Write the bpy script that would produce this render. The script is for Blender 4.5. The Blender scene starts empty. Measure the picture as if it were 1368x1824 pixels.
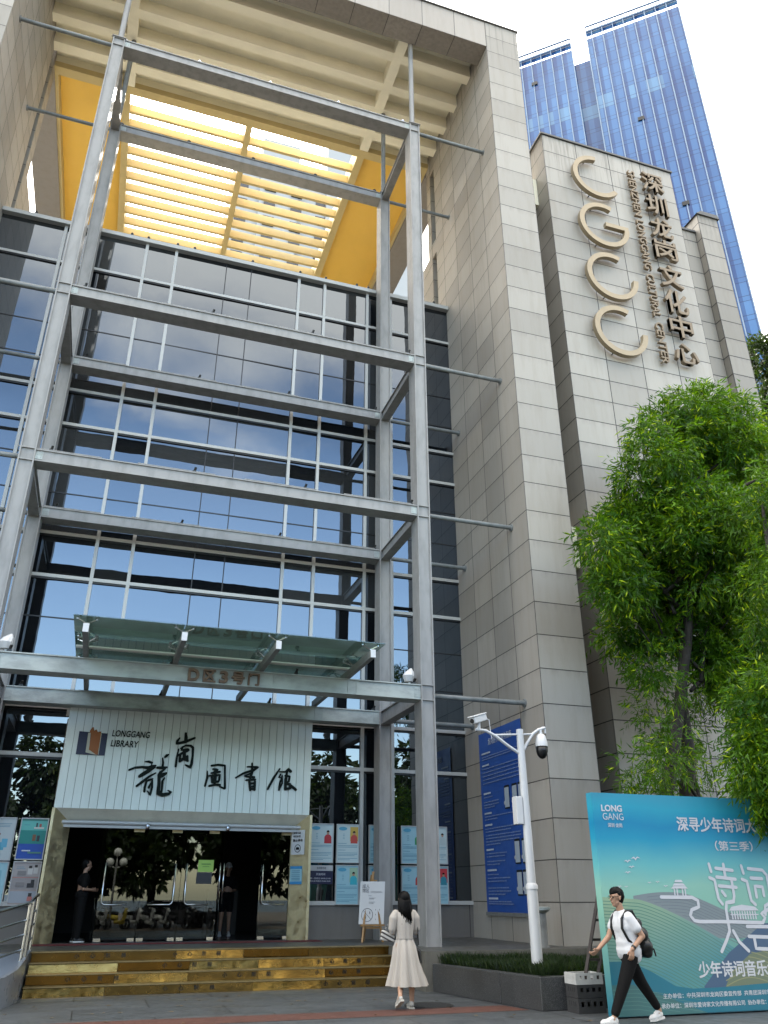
import bpy, bmesh, math, random
from mathutils import Vector, Matrix, noise
random.seed(7)
R = math.radians
SC = bpy.context.scene
COL = SC.collection

# ---------------------------------------------------------------- camera
TH, YAW, EYE = R(25.7), R(18.4), 1.58
cam = bpy.data.objects.new('camera', bpy.data.cameras.new('camera')); COL.objects.link(cam)
fw = Vector((math.sin(YAW)*math.cos(TH), math.cos(YAW)*math.cos(TH), math.sin(TH)))
rt = Vector((math.cos(YAW), -math.sin(YAW), 0)); up = rt.cross(fw)
cam.matrix_world = Matrix(((rt.x, up.x, -fw.x, 0), (rt.y, up.y, -fw.y, 0), (rt.z, up.z, -fw.z, EYE), (0, 0, 0, 1)))
cam.data.sensor_fit = 'VERTICAL'; cam.data.sensor_height = 24.0; cam.data.lens = 24.0*1425/1824
cam.data.clip_start = 0.05; cam.data.clip_end = 2000
SC.camera = cam

# ---------------------------------------------------------------- sky, sun, exposure
SUN_EL, SUN_AZ = R(50.3), R(2.3)
world = bpy.data.worlds.new('World'); SC.world = world; world.use_nodes = True
SKY_STRENGTH = 0.1
def build_world():
    nt = world.node_tree; N = nt.nodes; L = nt.links; N.clear()
    out = N.new('ShaderNodeOutputWorld'); bg = N.new('ShaderNodeBackground'); bg.inputs['Strength'].default_value = SKY_STRENGTH
    sky = N.new('ShaderNodeTexSky'); sky.sky_type = 'NISHITA'; sky.sun_disc = False
    sky.sun_elevation = SUN_EL; sky.sun_rotation = SUN_AZ; sky.air_density = 1.3; sky.dust_density = 1.0; sky.ozone_density = 2.0
    tc = N.new('ShaderNodeTexCoord'); sep = N.new('ShaderNodeSeparateXYZ'); L.new(tc.outputs['Generated'], sep.inputs[0])
    def math_(op, a, b=None, clamp=False):
        n = N.new('ShaderNodeMath'); n.operation = op; n.use_clamp = clamp
        for i, v in enumerate((a, b)):
            if v is None: continue
            if hasattr(v, 'is_linked'): L.new(v, n.inputs[i])
            else: n.inputs[i].default_value = v
        return n.outputs[0]
    # flat cloud deck: direction / height
    h = math_('ADD', math_('MAXIMUM', sep.outputs['Z'], 0.0), 0.22)
    comb = N.new('ShaderNodeCombineXYZ')
    L.new(math_('DIVIDE', sep.outputs['X'], h), comb.inputs[0]); L.new(math_('DIVIDE', sep.outputs['Y'], h), comb.inputs[1])
    nz = N.new('ShaderNodeTexNoise'); nz.inputs['Scale'].default_value = 1.5; nz.inputs['Detail'].default_value = 7; nz.inputs['Roughness'].default_value = 0.55
    L.new(comb.outputs[0], nz.inputs['Vector'])
    # more cloud towards the sun side (north) and overhead, a bluer belt low in the south
    bias = math_('MULTIPLY', sep.outputs['Y'], 0.30)
    bel = N.new('ShaderNodeMapRange'); bel.inputs['From Min'].default_value = 0.44; bel.inputs['From Max'].default_value = 0.66
    bel.inputs['To Min'].default_value = 0.0; bel.inputs['To Max'].default_value = 0.42
    L.new(sep.outputs['Z'], bel.inputs['Value'])
    cl = math_('ADD', math_('ADD', nz.outputs['Fac'], bias), bel.outputs[0])
    mr = N.new('ShaderNodeMapRange'); mr.interpolation_type = 'SMOOTHSTEP'
    mr.inputs['From Min'].default_value = 0.33; mr.inputs['From Max'].default_value = 0.64
    L.new(cl, mr.inputs['Value'])
    # clouds brighten towards the sun
    dot = N.new('ShaderNodeVectorMath'); dot.operation = 'DOT_PRODUCT'
    dot.inputs[1].default_value = (math.sin(SUN_AZ)*math.cos(SUN_EL), math.cos(SUN_AZ)*math.cos(SUN_EL), math.sin(SUN_EL))
    L.new(tc.outputs['Generated'], dot.inputs[0])
    d01 = math_('MULTIPLY_ADD', dot.outputs['Value'], 0.5); N[-1].inputs[2].default_value = 0.5
    glow = math_('MULTIPLY', math_('POWER', d01, 5.0), 15.0)
    aure = math_('MULTIPLY', math_('POWER', math_('MAXIMUM', dot.outputs['Value'], 0.0), 260.0), 60.0)
    lum = math_('ADD', math_('ADD', glow, 6.3), aure)
    ccol = N.new('ShaderNodeVectorMath'); ccol.operation = 'SCALE'; ccol.inputs[0].default_value = (1.0, 0.955, 0.885); L.new(lum, ccol.inputs['Scale'])
    mix = N.new('ShaderNodeMix'); mix.data_type = 'RGBA'
    L.new(mr.outputs[0], mix.inputs['Factor']); blue = N.new('ShaderNodeVectorMath'); blue.operation = 'MULTIPLY'; blue.inputs[1].default_value = (1.06, 1.03, 1.0)
    L.new(sky.outputs[0], blue.inputs[0]); L.new(blue.outputs[0], mix.inputs['A']); L.new(ccol.outputs[0], mix.inputs['B'])
    # the sky facing the sun is lit from the front and is the brighter half at low height
    south = N.new('ShaderNodeMapRange'); south.interpolation_type = 'SMOOTHSTEP'; south.inputs['From Min'].default_value = 0.40; south.inputs['From Max'].default_value = -0.45
    south.inputs['To Min'].default_value = 1.0; south.inputs['To Max'].default_value = 1.85; L.new(math_('ADD', math_('MULTIPLY', sep.outputs['Y'], 0.72), math_('MULTIPLY', sep.outputs['X'], 0.69)), south.inputs['Value'])
    boost = N.new('ShaderNodeVectorMath'); boost.operation = 'SCALE'; L.new(mix.outputs['Result'], boost.inputs[0]); lowz = N.new('ShaderNodeMapRange'); lowz.inputs['From Min'].default_value = 0.62; lowz.inputs['From Max'].default_value = 0.40; lowz.inputs['To Min'].default_value = 0.0; lowz.inputs['To Max'].default_value = 1.0
    L.new(sep.outputs['Z'], lowz.inputs['Value'])
    L.new(math_('ADD', 1.0, math_('MULTIPLY', math_('SUBTRACT', south.outputs[0], 1.0), lowz.outputs[0])), boost.inputs['Scale'])
    L.new(boost.outputs[0], bg.inputs['Color']); L.new(bg.outputs[0], out.inputs[0])
build_world()
sl = bpy.data.lights.new('sun', 'SUN'); sl.energy = 3.0; sl.angle = R(0.53); sl.color = (1.0, 0.95, 0.86)
sun = bpy.data.objects.new('sun', sl); COL.objects.link(sun)
sd = Vector((math.sin(SUN_AZ)*math.cos(SUN_EL), math.cos(SUN_AZ)*math.cos(SUN_EL), math.sin(SUN_EL)))
sun.rotation_euler = sd.to_track_quat('Z', 'Y').to_euler(); sun.location = (0, 60, 90)
vs = SC.view_settings; vs.view_transform = 'Standard'; vs.look = 'None'; vs.gamma = 1; vs.exposure = 2.35
SC.render.engine = 'CYCLES'
SC.cycles.max_bounces = 8; SC.cycles.transparent_max_bounces = 12; SC.cycles.sample_clamp_indirect = 6

# ---------------------------------------------------------------- helpers
ORG = {}
def tag(o, label=None, cat=None, group=None, kind=None):
    if label: o['label'] = label
    if cat: o['category'] = cat
    if group: o['group'] = group
    if kind: o['kind'] = kind
    return o
def thing(name, label, cat, loc=(0, 0, 0), group=None):
    o = bpy.data.objects.new(name, None); COL.objects.link(o); o.location = loc; o.empty_display_size = 0.2
    ORG[o.name] = Vector(loc); tag(o, label, cat, group); return o
def link(name, me, mat, parent=None, smooth=False, origin=None):
    """one mesh object; vertices are given in world metres, stored relative to the parent's base"""
    if mat is not None:
        for m in (mat if isinstance(mat, (list, tuple)) else [mat]): me.materials.append(m)
    if smooth:
        me.polygons.foreach_set('use_smooth', [True]*len(me.polygons))
    o = bpy.data.objects.new(name, me); COL.objects.link(o)
    if parent is not None:
        b = ORG[parent.name]; me.transform(Matrix.Translation(-b)); o.parent = parent; ORG[o.name] = b.copy()
    else:
        b = Vector(origin) if origin is not None else Vector((0, 0, 0))
        me.transform(Matrix.Translation(-b)); o.location = b; ORG[o.name] = b
    me.update(); return o
class B:
    """collects simple solids that form ONE mesh"""
    def __init__(s): s.v = []; s.f = []; s.m = []; s.mi = 0
    def add(s, v, f):
        n = len(s.v); s.v += [tuple(p) for p in v]; s.f += [tuple(n+i for i in q) for q in f]; s.m += [s.mi]*len(f); return s
    def box(s, x0, x1, y0, y1, z0, z1):
        return s.add([(x0,y0,z0),(x1,y0,z0),(x1,y1,z0),(x0,y1,z0),(x0,y0,z1),(x1,y0,z1),(x1,y1,z1),(x0,y1,z1)],
                     [(0,3,2,1),(4,5,6,7),(0,1,5,4),(1,2,6,5),(2,3,7,6),(3,0,4,7)])
    def bar(s, p0, p1, w, h, upv=(0,0,1)):
        p0 = Vector(p0); p1 = Vector(p1); d = (p1-p0).normalized(); u = Vector(upv)
        sx = d.cross(u)
        if sx.length < 1e-4: sx = d.cross(Vector((0,1,0)))
        sx.normalize(); uz = sx.cross(d)
        v = []
        for p in (p0, p1):
            for a, b in ((-1,-1),(1,-1),(1,1),(-1,1)): v.append(p+sx*(a*w/2)+uz*(b*h/2))
        return s.add(v, [(0,3,2,1),(4,5,6,7),(0,1,5,4),(1,2,6,5),(2,3,7,6),(3,0,4,7)])
    def tube(s, pts, r, n=10, caps=True):
        pts = [Vector(p) for p in pts]; rs = r if isinstance(r, (list, tuple)) else [r]*len(pts)
        prev = None; v = []; f = []
        for i, p in enumerate(pts):
            d = (pts[min(i+1, len(pts)-1)]-pts[max(i-1, 0)]).normalized()
            if prev is None:
                a = d.orthogonal().normalized()
            else:
                a = (prev-d*prev.dot(d))
                a = a.normalized() if a.length > 1e-5 else d.orthogonal().normalized()
            prev = a; b = d.cross(a)
            for k in range(n):
                t = 2*math.pi*k/n; v.append(p+(a*math.cos(t)+b*math.sin(t))*rs[i])
        for i in range(len(pts)-1):
            for k in range(n): f.append((i*n+k, i*n+(k+1)%n, (i+1)*n+(k+1)%n, (i+1)*n+k))
        if caps: f += [tuple(range(n-1, -1, -1)), tuple(range((len(pts)-1)*n, len(pts)*n))]
        return s.add(v, f)
    def rings(s, rr, n=20, cap=True):
        """rr: list of (cx,cy,cz,rx,ry[,fn]) elliptical horizontal rings"""
        v = []; f = []
        for r in rr:
            cx, cy, cz, rx, ry = r[:5]; fn = r[5] if len(r) > 5 else None
            for k in range(n):
                t = 2*math.pi*k/n; q = fn(t) if fn else 1.0
                v.append((cx+rx*q*math.cos(t), cy+ry*q*math.sin(t), cz))
        for i in range(len(rr)-1):
            for k in range(n): f.append((i*n+k, i*n+(k+1)%n, (i+1)*n+(k+1)%n, (i+1)*n+k))
        if cap: f += [tuple(range(n-1, -1, -1)), tuple(range((len(rr)-1)*n, len(rr)*n))]
        return s.add(v, f)
    def ball(s, c, r, n=12, m=8):
        rx, ry, rz = r if isinstance(r, (list, tuple)) else (r, r, r)
        rr = []
        for i in range(m+1):
            a = -math.pi/2+math.pi*i/m; rr.append((c[0], c[1], c[2]+rz*math.sin(a), max(rx*math.cos(a), 1e-4), max(ry*math.cos(a), 1e-4)))
        return s.rings(rr, n)
    def prism(s, poly, o, ux, uy, d):
        """polygon (u,v) in the plane o,ux,uy, extruded by d along ux x uy"""
        o = Vector(o); ux = Vector(ux); uy = Vector(uy); nn = ux.cross(uy).normalized()
        a = [o+ux*p[0]+uy*p[1] for p in poly]; n = len(a)
        v = a+[p+nn*d for p in a]
        return s.add(v, [tuple(range(n-1, -1, -1)), tuple(range(n, 2*n))]+[(i, (i+1)%n, n+(i+1)%n, n+i) for i in range(n)])
    def ribbon(s, pts, o, ux, uy, d):
        """brush stroke: pts (u,v,width) with round ends"""
        P = [Vector((p[0], p[1])) for p in pts]; W = [p[2]/2 for p in pts]
        # densify
        Q = []; V = []
        for i in range(len(P)-1):
            st = max(1, int((P[i+1]-P[i]).length/0.03))
            for k in range(st):
                t = k/st; Q.append(P[i].lerp(P[i+1], t)); V.append(W[i]*(1-t)+W[i+1]*t)
        Q.append(P[-1]); V.append(W[-1])
        Lp = []; Rp = []
        for i in range(len(Q)):
            dd = Q[min(i+2, len(Q)-1)]-Q[max(i-2, 0)]
            dd = dd.normalized() if dd.length > 1e-6 else Vector((1, 0)); nn = Vector((-dd.y, dd.x))
            Lp.append(Q[i]+nn*V[i]); Rp.append(Q[i]-nn*V[i])
        o = Vector(o); ux = Vector(ux); uy = Vector(uy); nz = ux.cross(uy).normalized()
        def w3(p, k): return o+ux*p.x+uy*p.y+nz*(d if k else 0)
        v = []; f = []
        for i in range(len(Q)): v += [w3(Lp[i], 0), w3(Rp[i], 0), w3(Lp[i], 1), w3(Rp[i], 1)]
        for i in range(len(Q)-1):
            a = 4*i; b = a+4
            f += [(a+2, a+3, b+3, b+2), (a, a+2, b+2, b), (a+3, a+1, b+1, b+3)]
        f += [(0, 1, 3, 2), (len(v)-4, len(v)-2, len(v)-1, len(v)-3)]
        s.add(v, f)
        for c, r in ((Q[0], V[0]), (Q[-1], V[-1])):
            poly = [(c.x+r*math.cos(2*math.pi*k/10), c.y+r*math.sin(2*math.pi*k/10)) for k in range(10)]
            s.prism(poly, o, ux, uy, d*0.97)
        return s
    def mesh(s, name):
        me = bpy.data.meshes.new(name); me.from_pydata(s.v, [], s.f); me.validate()
        if any(s.m) and len(me.polygons) == len(s.m): me.polygons.foreach_set('material_index', s.m)
        return me
    def build(s, name, mat, parent=None, smooth=False, bevel=0, origin=None, auto=None):
        me = s.mesh(name)
        if bevel:
            bm = bmesh.new(); bm.from_mesh(me)
            bmesh.ops.bevel(bm, geom=[e for e in bm.edges if e.is_manifold and e.calc_face_angle(0) > 0.6], offset=bevel, segments=2, affect='EDGES', profile=0.5)
            bm.to_mesh(me); bm.free()
        o = link(name, me, mat, parent, smooth, origin)
        if auto is not None:
            me.polygons.foreach_set('use_smooth', [True]*len(me.polygons)); me.set_sharp_from_angle(angle=R(auto))
        return o
def copy_tree(o, delta=None, parent=None):
    c = o.copy(); COL.objects.link(c); c.parent = parent
    if parent is None and delta is not None: c.location = Vector(o.location)+Vector(delta)
    for ch in list(o.children): copy_tree(ch, None, c)
    return c

TXT = {}
def txt_mesh(s, bold=0.0, ext=0.0, lsp=1.0, italic=0.0, spacing=1.0):
    cu = bpy.data.curves.new('lettering', 'FONT'); cu.body = s; cu.size = 1.0; cu.offset = bold; cu.extrude = ext/2
    cu.space_line = lsp; cu.shear = italic; cu.space_character = spacing; cu.resolution_u = 3
    ob = bpy.data.objects.new('lettering', cu); COL.objects.link(ob)
    dg = bpy.context.evaluated_depsgraph_get(); dg.update()
    me = bpy.data.meshes.new_from_object(ob.evaluated_get(dg)); bpy.data.objects.remove(ob); bpy.data.curves.remove(cu)
    return me
def txt(name, s, o, ux, uy, w, h, depth, mat, parent, bold=0.0, spacing=1.0, italic=0.0, lsp=1.0, rot=0):
    """text fitted in the rectangle w x h whose lower-left corner is o in the plane ux,uy; rot=-90 reads downwards"""
    cjk = any(ord(c) > 0x2e80 for c in s)
    me = txt_mesh(s, 0.0 if cjk else bold, 1.0, lsp, italic, spacing)
    if cjk and bold > 0.004:      # heavier strokes: the same outlines struck again, each a hair deeper
        bm = bmesh.new(); bm.from_mesh(me); base = list(bm.verts)+list(bm.edges)+list(bm.faces)
        for i, (dx, dy) in enumerate(((1, 0), (0, 1), (1, 1))):
            r = bmesh.ops.duplicate(bm, geom=base)
            for v in r['geom']:
                if isinstance(v, bmesh.types.BMVert): v.co += Vector((dx*bold*1.6, dy*bold*1.6, 0.012*(i+1)*(1 if v.co.z > 0 else 0)))
        bm.to_mesh(me); bm.free()
    V = [v.co.copy() for v in me.vertices]
    if rot == -90: V = [Vector((v.y, -v.x, v.z)) for v in V]
    if not V: return None
    x0 = min(v.x for v in V); x1 = max(v.x for v in V); y0 = min(v.y for v in V); y1 = max(v.y for v in V)
    sx = w/(x1-x0); sy = h/(y1-y0) if h else sx
    if not h: h = sy*(y1-y0)
    o = Vector(o); ux = Vector(ux); uy = Vector(uy); nz = ux.cross(uy)
    for v, p in zip(me.vertices, V):
        v.co = o+ux*((p.x-x0)*sx)+uy*((p.y-y0)*sy)+nz*((p.z+0.5)*depth)
    return link(name, me, mat, parent)

# ---------------------------------------------------------------- materials
KD = 0.60        # one scale for every painted, printed or mineral colour (the picture is exposed for the shade)
def mat(name, color, rough=0.6, metal=0.0, ior=1.45, spec=None):
    m = bpy.data.materials.new(name); m.use_nodes = True; b = m.node_tree.nodes['Principled BSDF']
    b.inputs['Base Color'].default_value = (*(c*KD for c in color), 1); b.inputs['Roughness'].default_value = rough
    b.inputs['Metallic'].default_value = metal; b.inputs['IOR'].default_value = ior
    if spec is not None: b.inputs['Specular IOR Level'].default_value = spec
    return m
class NB:
    def __init__(s, m): s.m = m; s.N = m.node_tree.nodes; s.L = m.node_tree.links; s.b = s.N['Principled BSDF']
    def n(s, t, **kw):
        n = s.N.new(t)
        for k, v in kw.items(): setattr(n, k, v)
        return n
    def put(s, sock, v):
        if hasattr(v, 'is_linked'): s.L.new(v, sock)
        elif isinstance(v, tuple) and len(v) == 3 and sock.type == 'RGBA': sock.default_value = (*v, 1)
        else: sock.default_value = v
    def math(s, op, *a, clamp=False):
        n = s.n('ShaderNodeMath', operation=op, use_clamp=clamp)
        for i, v in enumerate(a): s.put(n.inputs[i], v)
        return n.outputs[0]
    def pos(s): return s.n('ShaderNodeNewGeometry')
    def noise(s, scale, detail=4, rough=0.55, vec=None, stretch=None):
        if vec is None: vec = s.pos().outputs['Position']
        if stretch:
            mp = s.n('ShaderNodeMapping'); mp.inputs['Scale'].default_value = stretch; s.L.new(vec, mp.inputs['Vector']); vec = mp.outputs[0]
        n = s.n('ShaderNodeTexNoise'); n.inputs['Scale'].default_value = scale; n.inputs['Detail'].default_value = detail; n.inputs['Roughness'].default_value = rough
        s.L.new(vec, n.inputs['Vector']); return n.outputs['Fac']
    def ramp(s, v, a, b, lo=0.0, hi=1.0):
        n = s.n('ShaderNodeMapRange'); n.inputs['From Min'].default_value = a; n.inputs['From Max'].default_value = b
        n.inputs['To Min'].default_value = lo; n.inputs['To Max'].default_value = hi; s.put(n.inputs['Value'], v); return n.outputs[0]
    def mix(s, f, a, b, mode='MIX'):
        n = s.n('ShaderNodeMix', data_type='RGBA', blend_type=mode); s.put(n.inputs['Factor'], f); s.put(n.inputs['A'], a); s.put(n.inputs['B'], b); return n.outputs['Result']
    def bump(s, h, strength=0.2, dist=0.01):
        n = s.n('ShaderNodeBump'); n.inputs['Strength'].default_value = strength; n.inputs['Distance'].default_value = dist
        s.put(n.inputs['Height'], h); s.L.new(n.outputs[0], s.b.inputs['Normal'])
    def col(s, v):
        n = s.n('ShaderNodeVectorMath', operation='SCALE'); n.inputs['Scale'].default_value = KD; s.L.new(v, n.inputs[0]); s.L.new(n.outputs[0], s.b.inputs['Base Color'])
    def rough(s, v): s.put(s.b.inputs['Roughness'], v)
def worn(name, color, rough=0.6, amt=0.25, scale=3.0, stretch=(1, 1, 0.35), dark=0.6, metal=0.0, bump=0.0):
    m = mat(name, color, rough, metal); k = NB(m)
    f = k.ramp(k.noise(scale, 6, 0.62, stretch=stretch), 0.45, 0.72)
    g = k.ramp(k.noise(scale*9, 3), 0.35, 0.75, 0.0, 0.5)
    f2 = k.math('MULTIPLY', k.math('MAXIMUM', f, k.math('MULTIPLY', g, f)), amt*2, clamp=True)
    k.col(k.mix(f2, color, tuple(c*dark for c in color)))
    k.rough(k.ramp(k.noise(scale*3, 3), 0.3, 0.7, rough*0.85, min(1, rough*1.15)))
    if bump: k.bump(k.noise(scale*20, 3), bump, 0.004)
    return m
def stone(name, color, ox, mx, oy, my, oz=0.64, mz=0.837, joint=(0.05, 0.045, 0.04), w=0.022, top=None):
    """clad stone: world-space joints, each slab its own tone, rain streaks, grain"""
    m = mat(name, color, 0.55); k = NB(m); g = k.pos()
    sp = k.n('ShaderNodeSeparateXYZ'); k.L.new(g.outputs['Position'], sp.inputs[0])
    sn = k.n('ShaderNodeSeparateXYZ'); k.L.new(g.outputs['True Normal'], sn.inputs[0])
    nx = k.math('GREATER_THAN', k.math('ABSOLUTE', sn.outputs['X']), 0.5)
    nz = k.math('GREATER_THAN', k.math('ABSOLUTE', sn.outputs['Z']), 0.5)
    uX = k.math('DIVIDE', k.math('SUBTRACT', sp.outputs['X'], ox), mx)
    uY = k.math('DIVIDE', k.math('SUBTRACT', sp.outputs['Y'], oy), my)
    u = k.math('ADD', k.math('MULTIPLY', uY, nx), k.math('MULTIPLY', uX, k.math('SUBTRACT', 1.0, nx)))
    v = k.math('DIVIDE', k.math('SUBTRACT', sp.outputs['Z'], oz), mz)
    mu = k.math('ADD', k.math('MULTIPLY', my, nx), k.math('MULTIPLY', mx, k.math('SUBTRACT', 1.0, nx)))
    def line(c, mod):
        d = k.math('SUBTRACT', 0.5, k.math('ABSOLUTE', k.math('SUBTRACT', k.math('FRACT', c), 0.5)))
        return k.math('LESS_THAN', k.math('MULTIPLY', d, mod), w/2)
    lz = k.math('MULTIPLY', line(v, mz), k.math('SUBTRACT', 1.0, nz))
    j = k.math('MAXIMUM', line(u, mu), lz)
    cb = k.n('ShaderNodeCombineXYZ'); k.L.new(k.math('FLOOR', u), cb.inputs[0]); k.L.new(k.math('FLOOR', v), cb.inputs[1]); k.L.new(nx, cb.inputs[2])
    wn = k.n('ShaderNodeTexWhiteNoise', noise_dimensions='3D'); k.L.new(cb.outputs[0], wn.inputs['Vector'])
    tone = k.ramp(wn.outputs['Value'], 0, 1, 0.80, 1.07)
    cl = k.n('ShaderNodeVectorMath', operation='SCALE'); cl.inputs[0].default_value = color; k.L.new(tone, cl.inputs['Scale'])
    streak = k.ramp(k.noise(2.2, 6, 0.65, stretch=(1.8, 1.8, 0.20)), 0.46, 0.76, 0, 0.36)
    c = k.mix(streak, cl.outputs[0], tuple(a*b for a, b in zip(color, (0.62, 0.56, 0.47))))
    # dirt that collects under each joint, where water runs over the edge
    fv = k.math('FRACT', v)
    low = k.ramp(fv, 0.72, 1.0, 0.0, 0.42); c = k.mix(k.math('MULTIPLY', low, k.ramp(k.noise(4, 4, stretch=(2, 2, 0.4)), 0.4, 0.7)), c, tuple(a*0.45 for a in color))
    c = k.mix(k.ramp(k.noise(60, 2), 0.35, 0.65, 0.0, 0.12), c, tuple(a*0.6 for a in color))
    if top:      # dark runs from the coping down, and rusty runs lower on
        run = k.math('MULTIPLY', k.ramp(k.noise(3.2, 5, 0.7, stretch=(3, 3, 0.12)), 0.50, 0.70), k.ramp(sp.outputs['Z'], top-2.6, top, 0.0, 0.75))
        c = k.mix(run, c, (0.10, 0.085, 0.07))
        rust = k.math('MULTIPLY', k.ramp(k.noise(1.7, 6, 0.7, stretch=(4, 4, 0.22)), 0.60, 0.80), k.ramp(sp.outputs['Z'], top-12, top-4, 0.0, 0.45))
        c = k.mix(rust, c, (0.34, 0.20, 0.10))
    c = k.mix(j, c, joint); k.col(c)
    k.bump(k.math('SUBTRACT', k.math('MULTIPLY', k.noise(35, 3), 0.12), j), 0.5, 0.012)
    return m

M = {}
M['pier'] = stone('stone_cladding', (0.49, 0.448, 0.392), 9.45, 1.30, 16.65, 1.137, top=30.7)
M['fascia'] = stone('stone_fascia', (0.47, 0.42, 0.37), 9.45, 1.24, 16.65, 2.0, 29.331-0.837*2, 0.837*2)
M['block'] = stone('stone_block', (0.53, 0.487, 0.428), 12.25, 1.43, 18.05, 1.1, 27.48-0.837*40, 0.837, w=0.03, top=27.5)
M['block_side'] = stone('stone_side', (0.16, 0.13, 0.11), 9.45, 1.30, 18.05, 1.1, 27.48-0.837*40, 0.837)
M['plinth'] = stone('stone_plinth', (0.22, 0.205, 0.19), 5.0, 1.45, 16.65, 1.137, -0.2, 3.0)
M['steel'] = worn('painted_steel', (0.395, 0.385, 0.375), 0.5, 0.3, 2.6, (1.6, 1.6, 0.5), 0.55, bump=0.08)
M['steel_low'] = worn('weathered_steel', (0.54, 0.59, 0.57), 0.5, 0.42, 1.9, (0.8, 1.3, 1.6), 0.48, bump=0.08)
M['pipe'] = worn('grey_pipe', (0.25, 0.25, 0.24), 0.5, 0.3, 5, (1, 1, 1), 0.5)
M['alu'] = mat('aluminium', (0.62, 0.62, 0.60), 0.4, 0.1)
M['blackline'] = mat('black_joint', (0.012, 0.012, 0.014), 0.4)
M['dark'] = mat('shade_black', (0.012, 0.012, 0.014), 0.7)  # near-black: darkness of the unlit lobby and the gap put into the colour
M['white'] = mat('white_paint', (0.80, 0.80, 0.80), 0.35)
M['chrome'] = mat('polished_steel', (0.75, 0.75, 0.74), 0.18, 1.0)
M['black'] = mat('black_plastic', (0.006, 0.006, 0.0065), 0.4)
M['yellow'] = worn('yellow_paint', (0.87, 0.68, 0.32), 0.6, 0.12, 1.5)
M['orange'] = worn('ochre_paint', (1.35, 0.83, 0.15), 0.6, 0.08, 0.8)
M['cream'] = worn('cream_concrete', (1.40, 1.31, 1.05), 0.8, 0.22, 1.3, (0.5, 1.2, 1), 0.74, bump=0.15)

def glass_dark():
    m = mat('tinted_glass', (0.004, 0.005, 0.007), 0.0, 0.0, 2.2); k = NB(m)
    k.b.inputs['Specular Tint'].default_value = (0.80, 0.90, 1.0, 1)
    g = k.noise(0.55, 3, 0.5); k.bump(g, 0.07, 0.05)
    return m
M['glass'] = glass_dark()
M['glass_blind'] = glass_dark(); M['glass_blind'].name = 'glass_with_lowered_blind'
M['glass_blind'].node_tree.nodes['Principled BSDF'].inputs['Base Color'].default_value = (0.030, 0.032, 0.034, 1)
M['glass_grey'] = glass_dark(); M['glass_grey'].name = 'dusty_tinted_glass'
M['glass_grey'].node_tree.nodes['Principled BSDF'].inputs['Base Color'].default_value = (0.014, 0.015, 0.016, 1)
M['glass_grey'].node_tree.nodes['Principled BSDF'].inputs['Roughness'].default_value = 0.02
def glass_clear(name, tint, refl=1.5):
    m = bpy.data.materials.new(name); m.use_nodes = True; nt = m.node_tree; nt.nodes.clear()
    o = nt.nodes.new('ShaderNodeOutputMaterial'); mx = nt.nodes.new('ShaderNodeMixShader'); t = nt.nodes.new('ShaderNodeBsdfTransparent')
    g = nt.nodes.new('ShaderNodeBsdfGlossy'); g.inputs['Roughness'].default_value = 0.0; g.inputs['Color'].default_value = (0.9, 0.97, 0.95, 1)
    fr = nt.nodes.new('ShaderNodeFresnel'); fr.inputs['IOR'].default_value = refl
    t.inputs['Color'].default_value = (*tint, 1)
    nt.links.new(fr.outputs[0], mx.inputs[0]); nt.links.new(t.outputs[0], mx.inputs[1]); nt.links.new(g.outputs[0], mx.inputs[2]); nt.links.new(mx.outputs[0], o.inputs[0])
    return m
M['canopy_glass'] = glass_clear('green_glass', (0.68, 0.82, 0.785), 1.7)
def dusty(m, col, f):
    nt = m.node_tree; o = [n for n in nt.nodes if n.type == 'OUTPUT_MATERIAL'][0]; src = o.inputs[0].links[0].from_socket
    d = nt.nodes.new('ShaderNodeBsdfTranslucent'); d.inputs['Color'].default_value = (*col, 1); mx = nt.nodes.new('ShaderNodeMixShader'); mx.inputs[0].default_value = f
    nt.links.new(src, mx.inputs[1]); nt.links.new(d.outputs[0], mx.inputs[2]); nt.links.new(mx.outputs[0], o.inputs[0])
dusty(M['canopy_glass'], (0.14, 0.20, 0.19), 0.04)
M['door_glass'] = glass_clear('door_glass', (0.50, 0.51, 0.51), 1.5)
def brass(name, color, rough, wav):
    color = tuple(c/KD for c in color)
    m = mat(name, color, rough, 1.0); k = NB(m)
    n = k.noise(1.6, 4, 0.6, stretch=(0.8, 1, 2.5)); k.bump(n, wav, 0.05)
    k.col(k.mix(k.ramp(k.noise(3, 5), 0.42, 0.9, 0, 0.3), color, tuple(c*0.6 for c in color)))
    k.rough(k.ramp(k.noise(5, 4), 0.3, 0.7, rough*0.6, rough*1.7))
    return m
M['brass'] = brass('brass_sheet', (0.56, 0.48, 0.30), 0.45, 0.004)
M['brass_step'] = brass('brass_riser', (0.27, 0.165, 0.05), 0.2, 0.12)
M['brass_tread'] = worn('brass_tread', (0.25, 0.195, 0.095), 0.4, 0.4, 3, (1, 1, 1), 0.5, metal=0.6)

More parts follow.
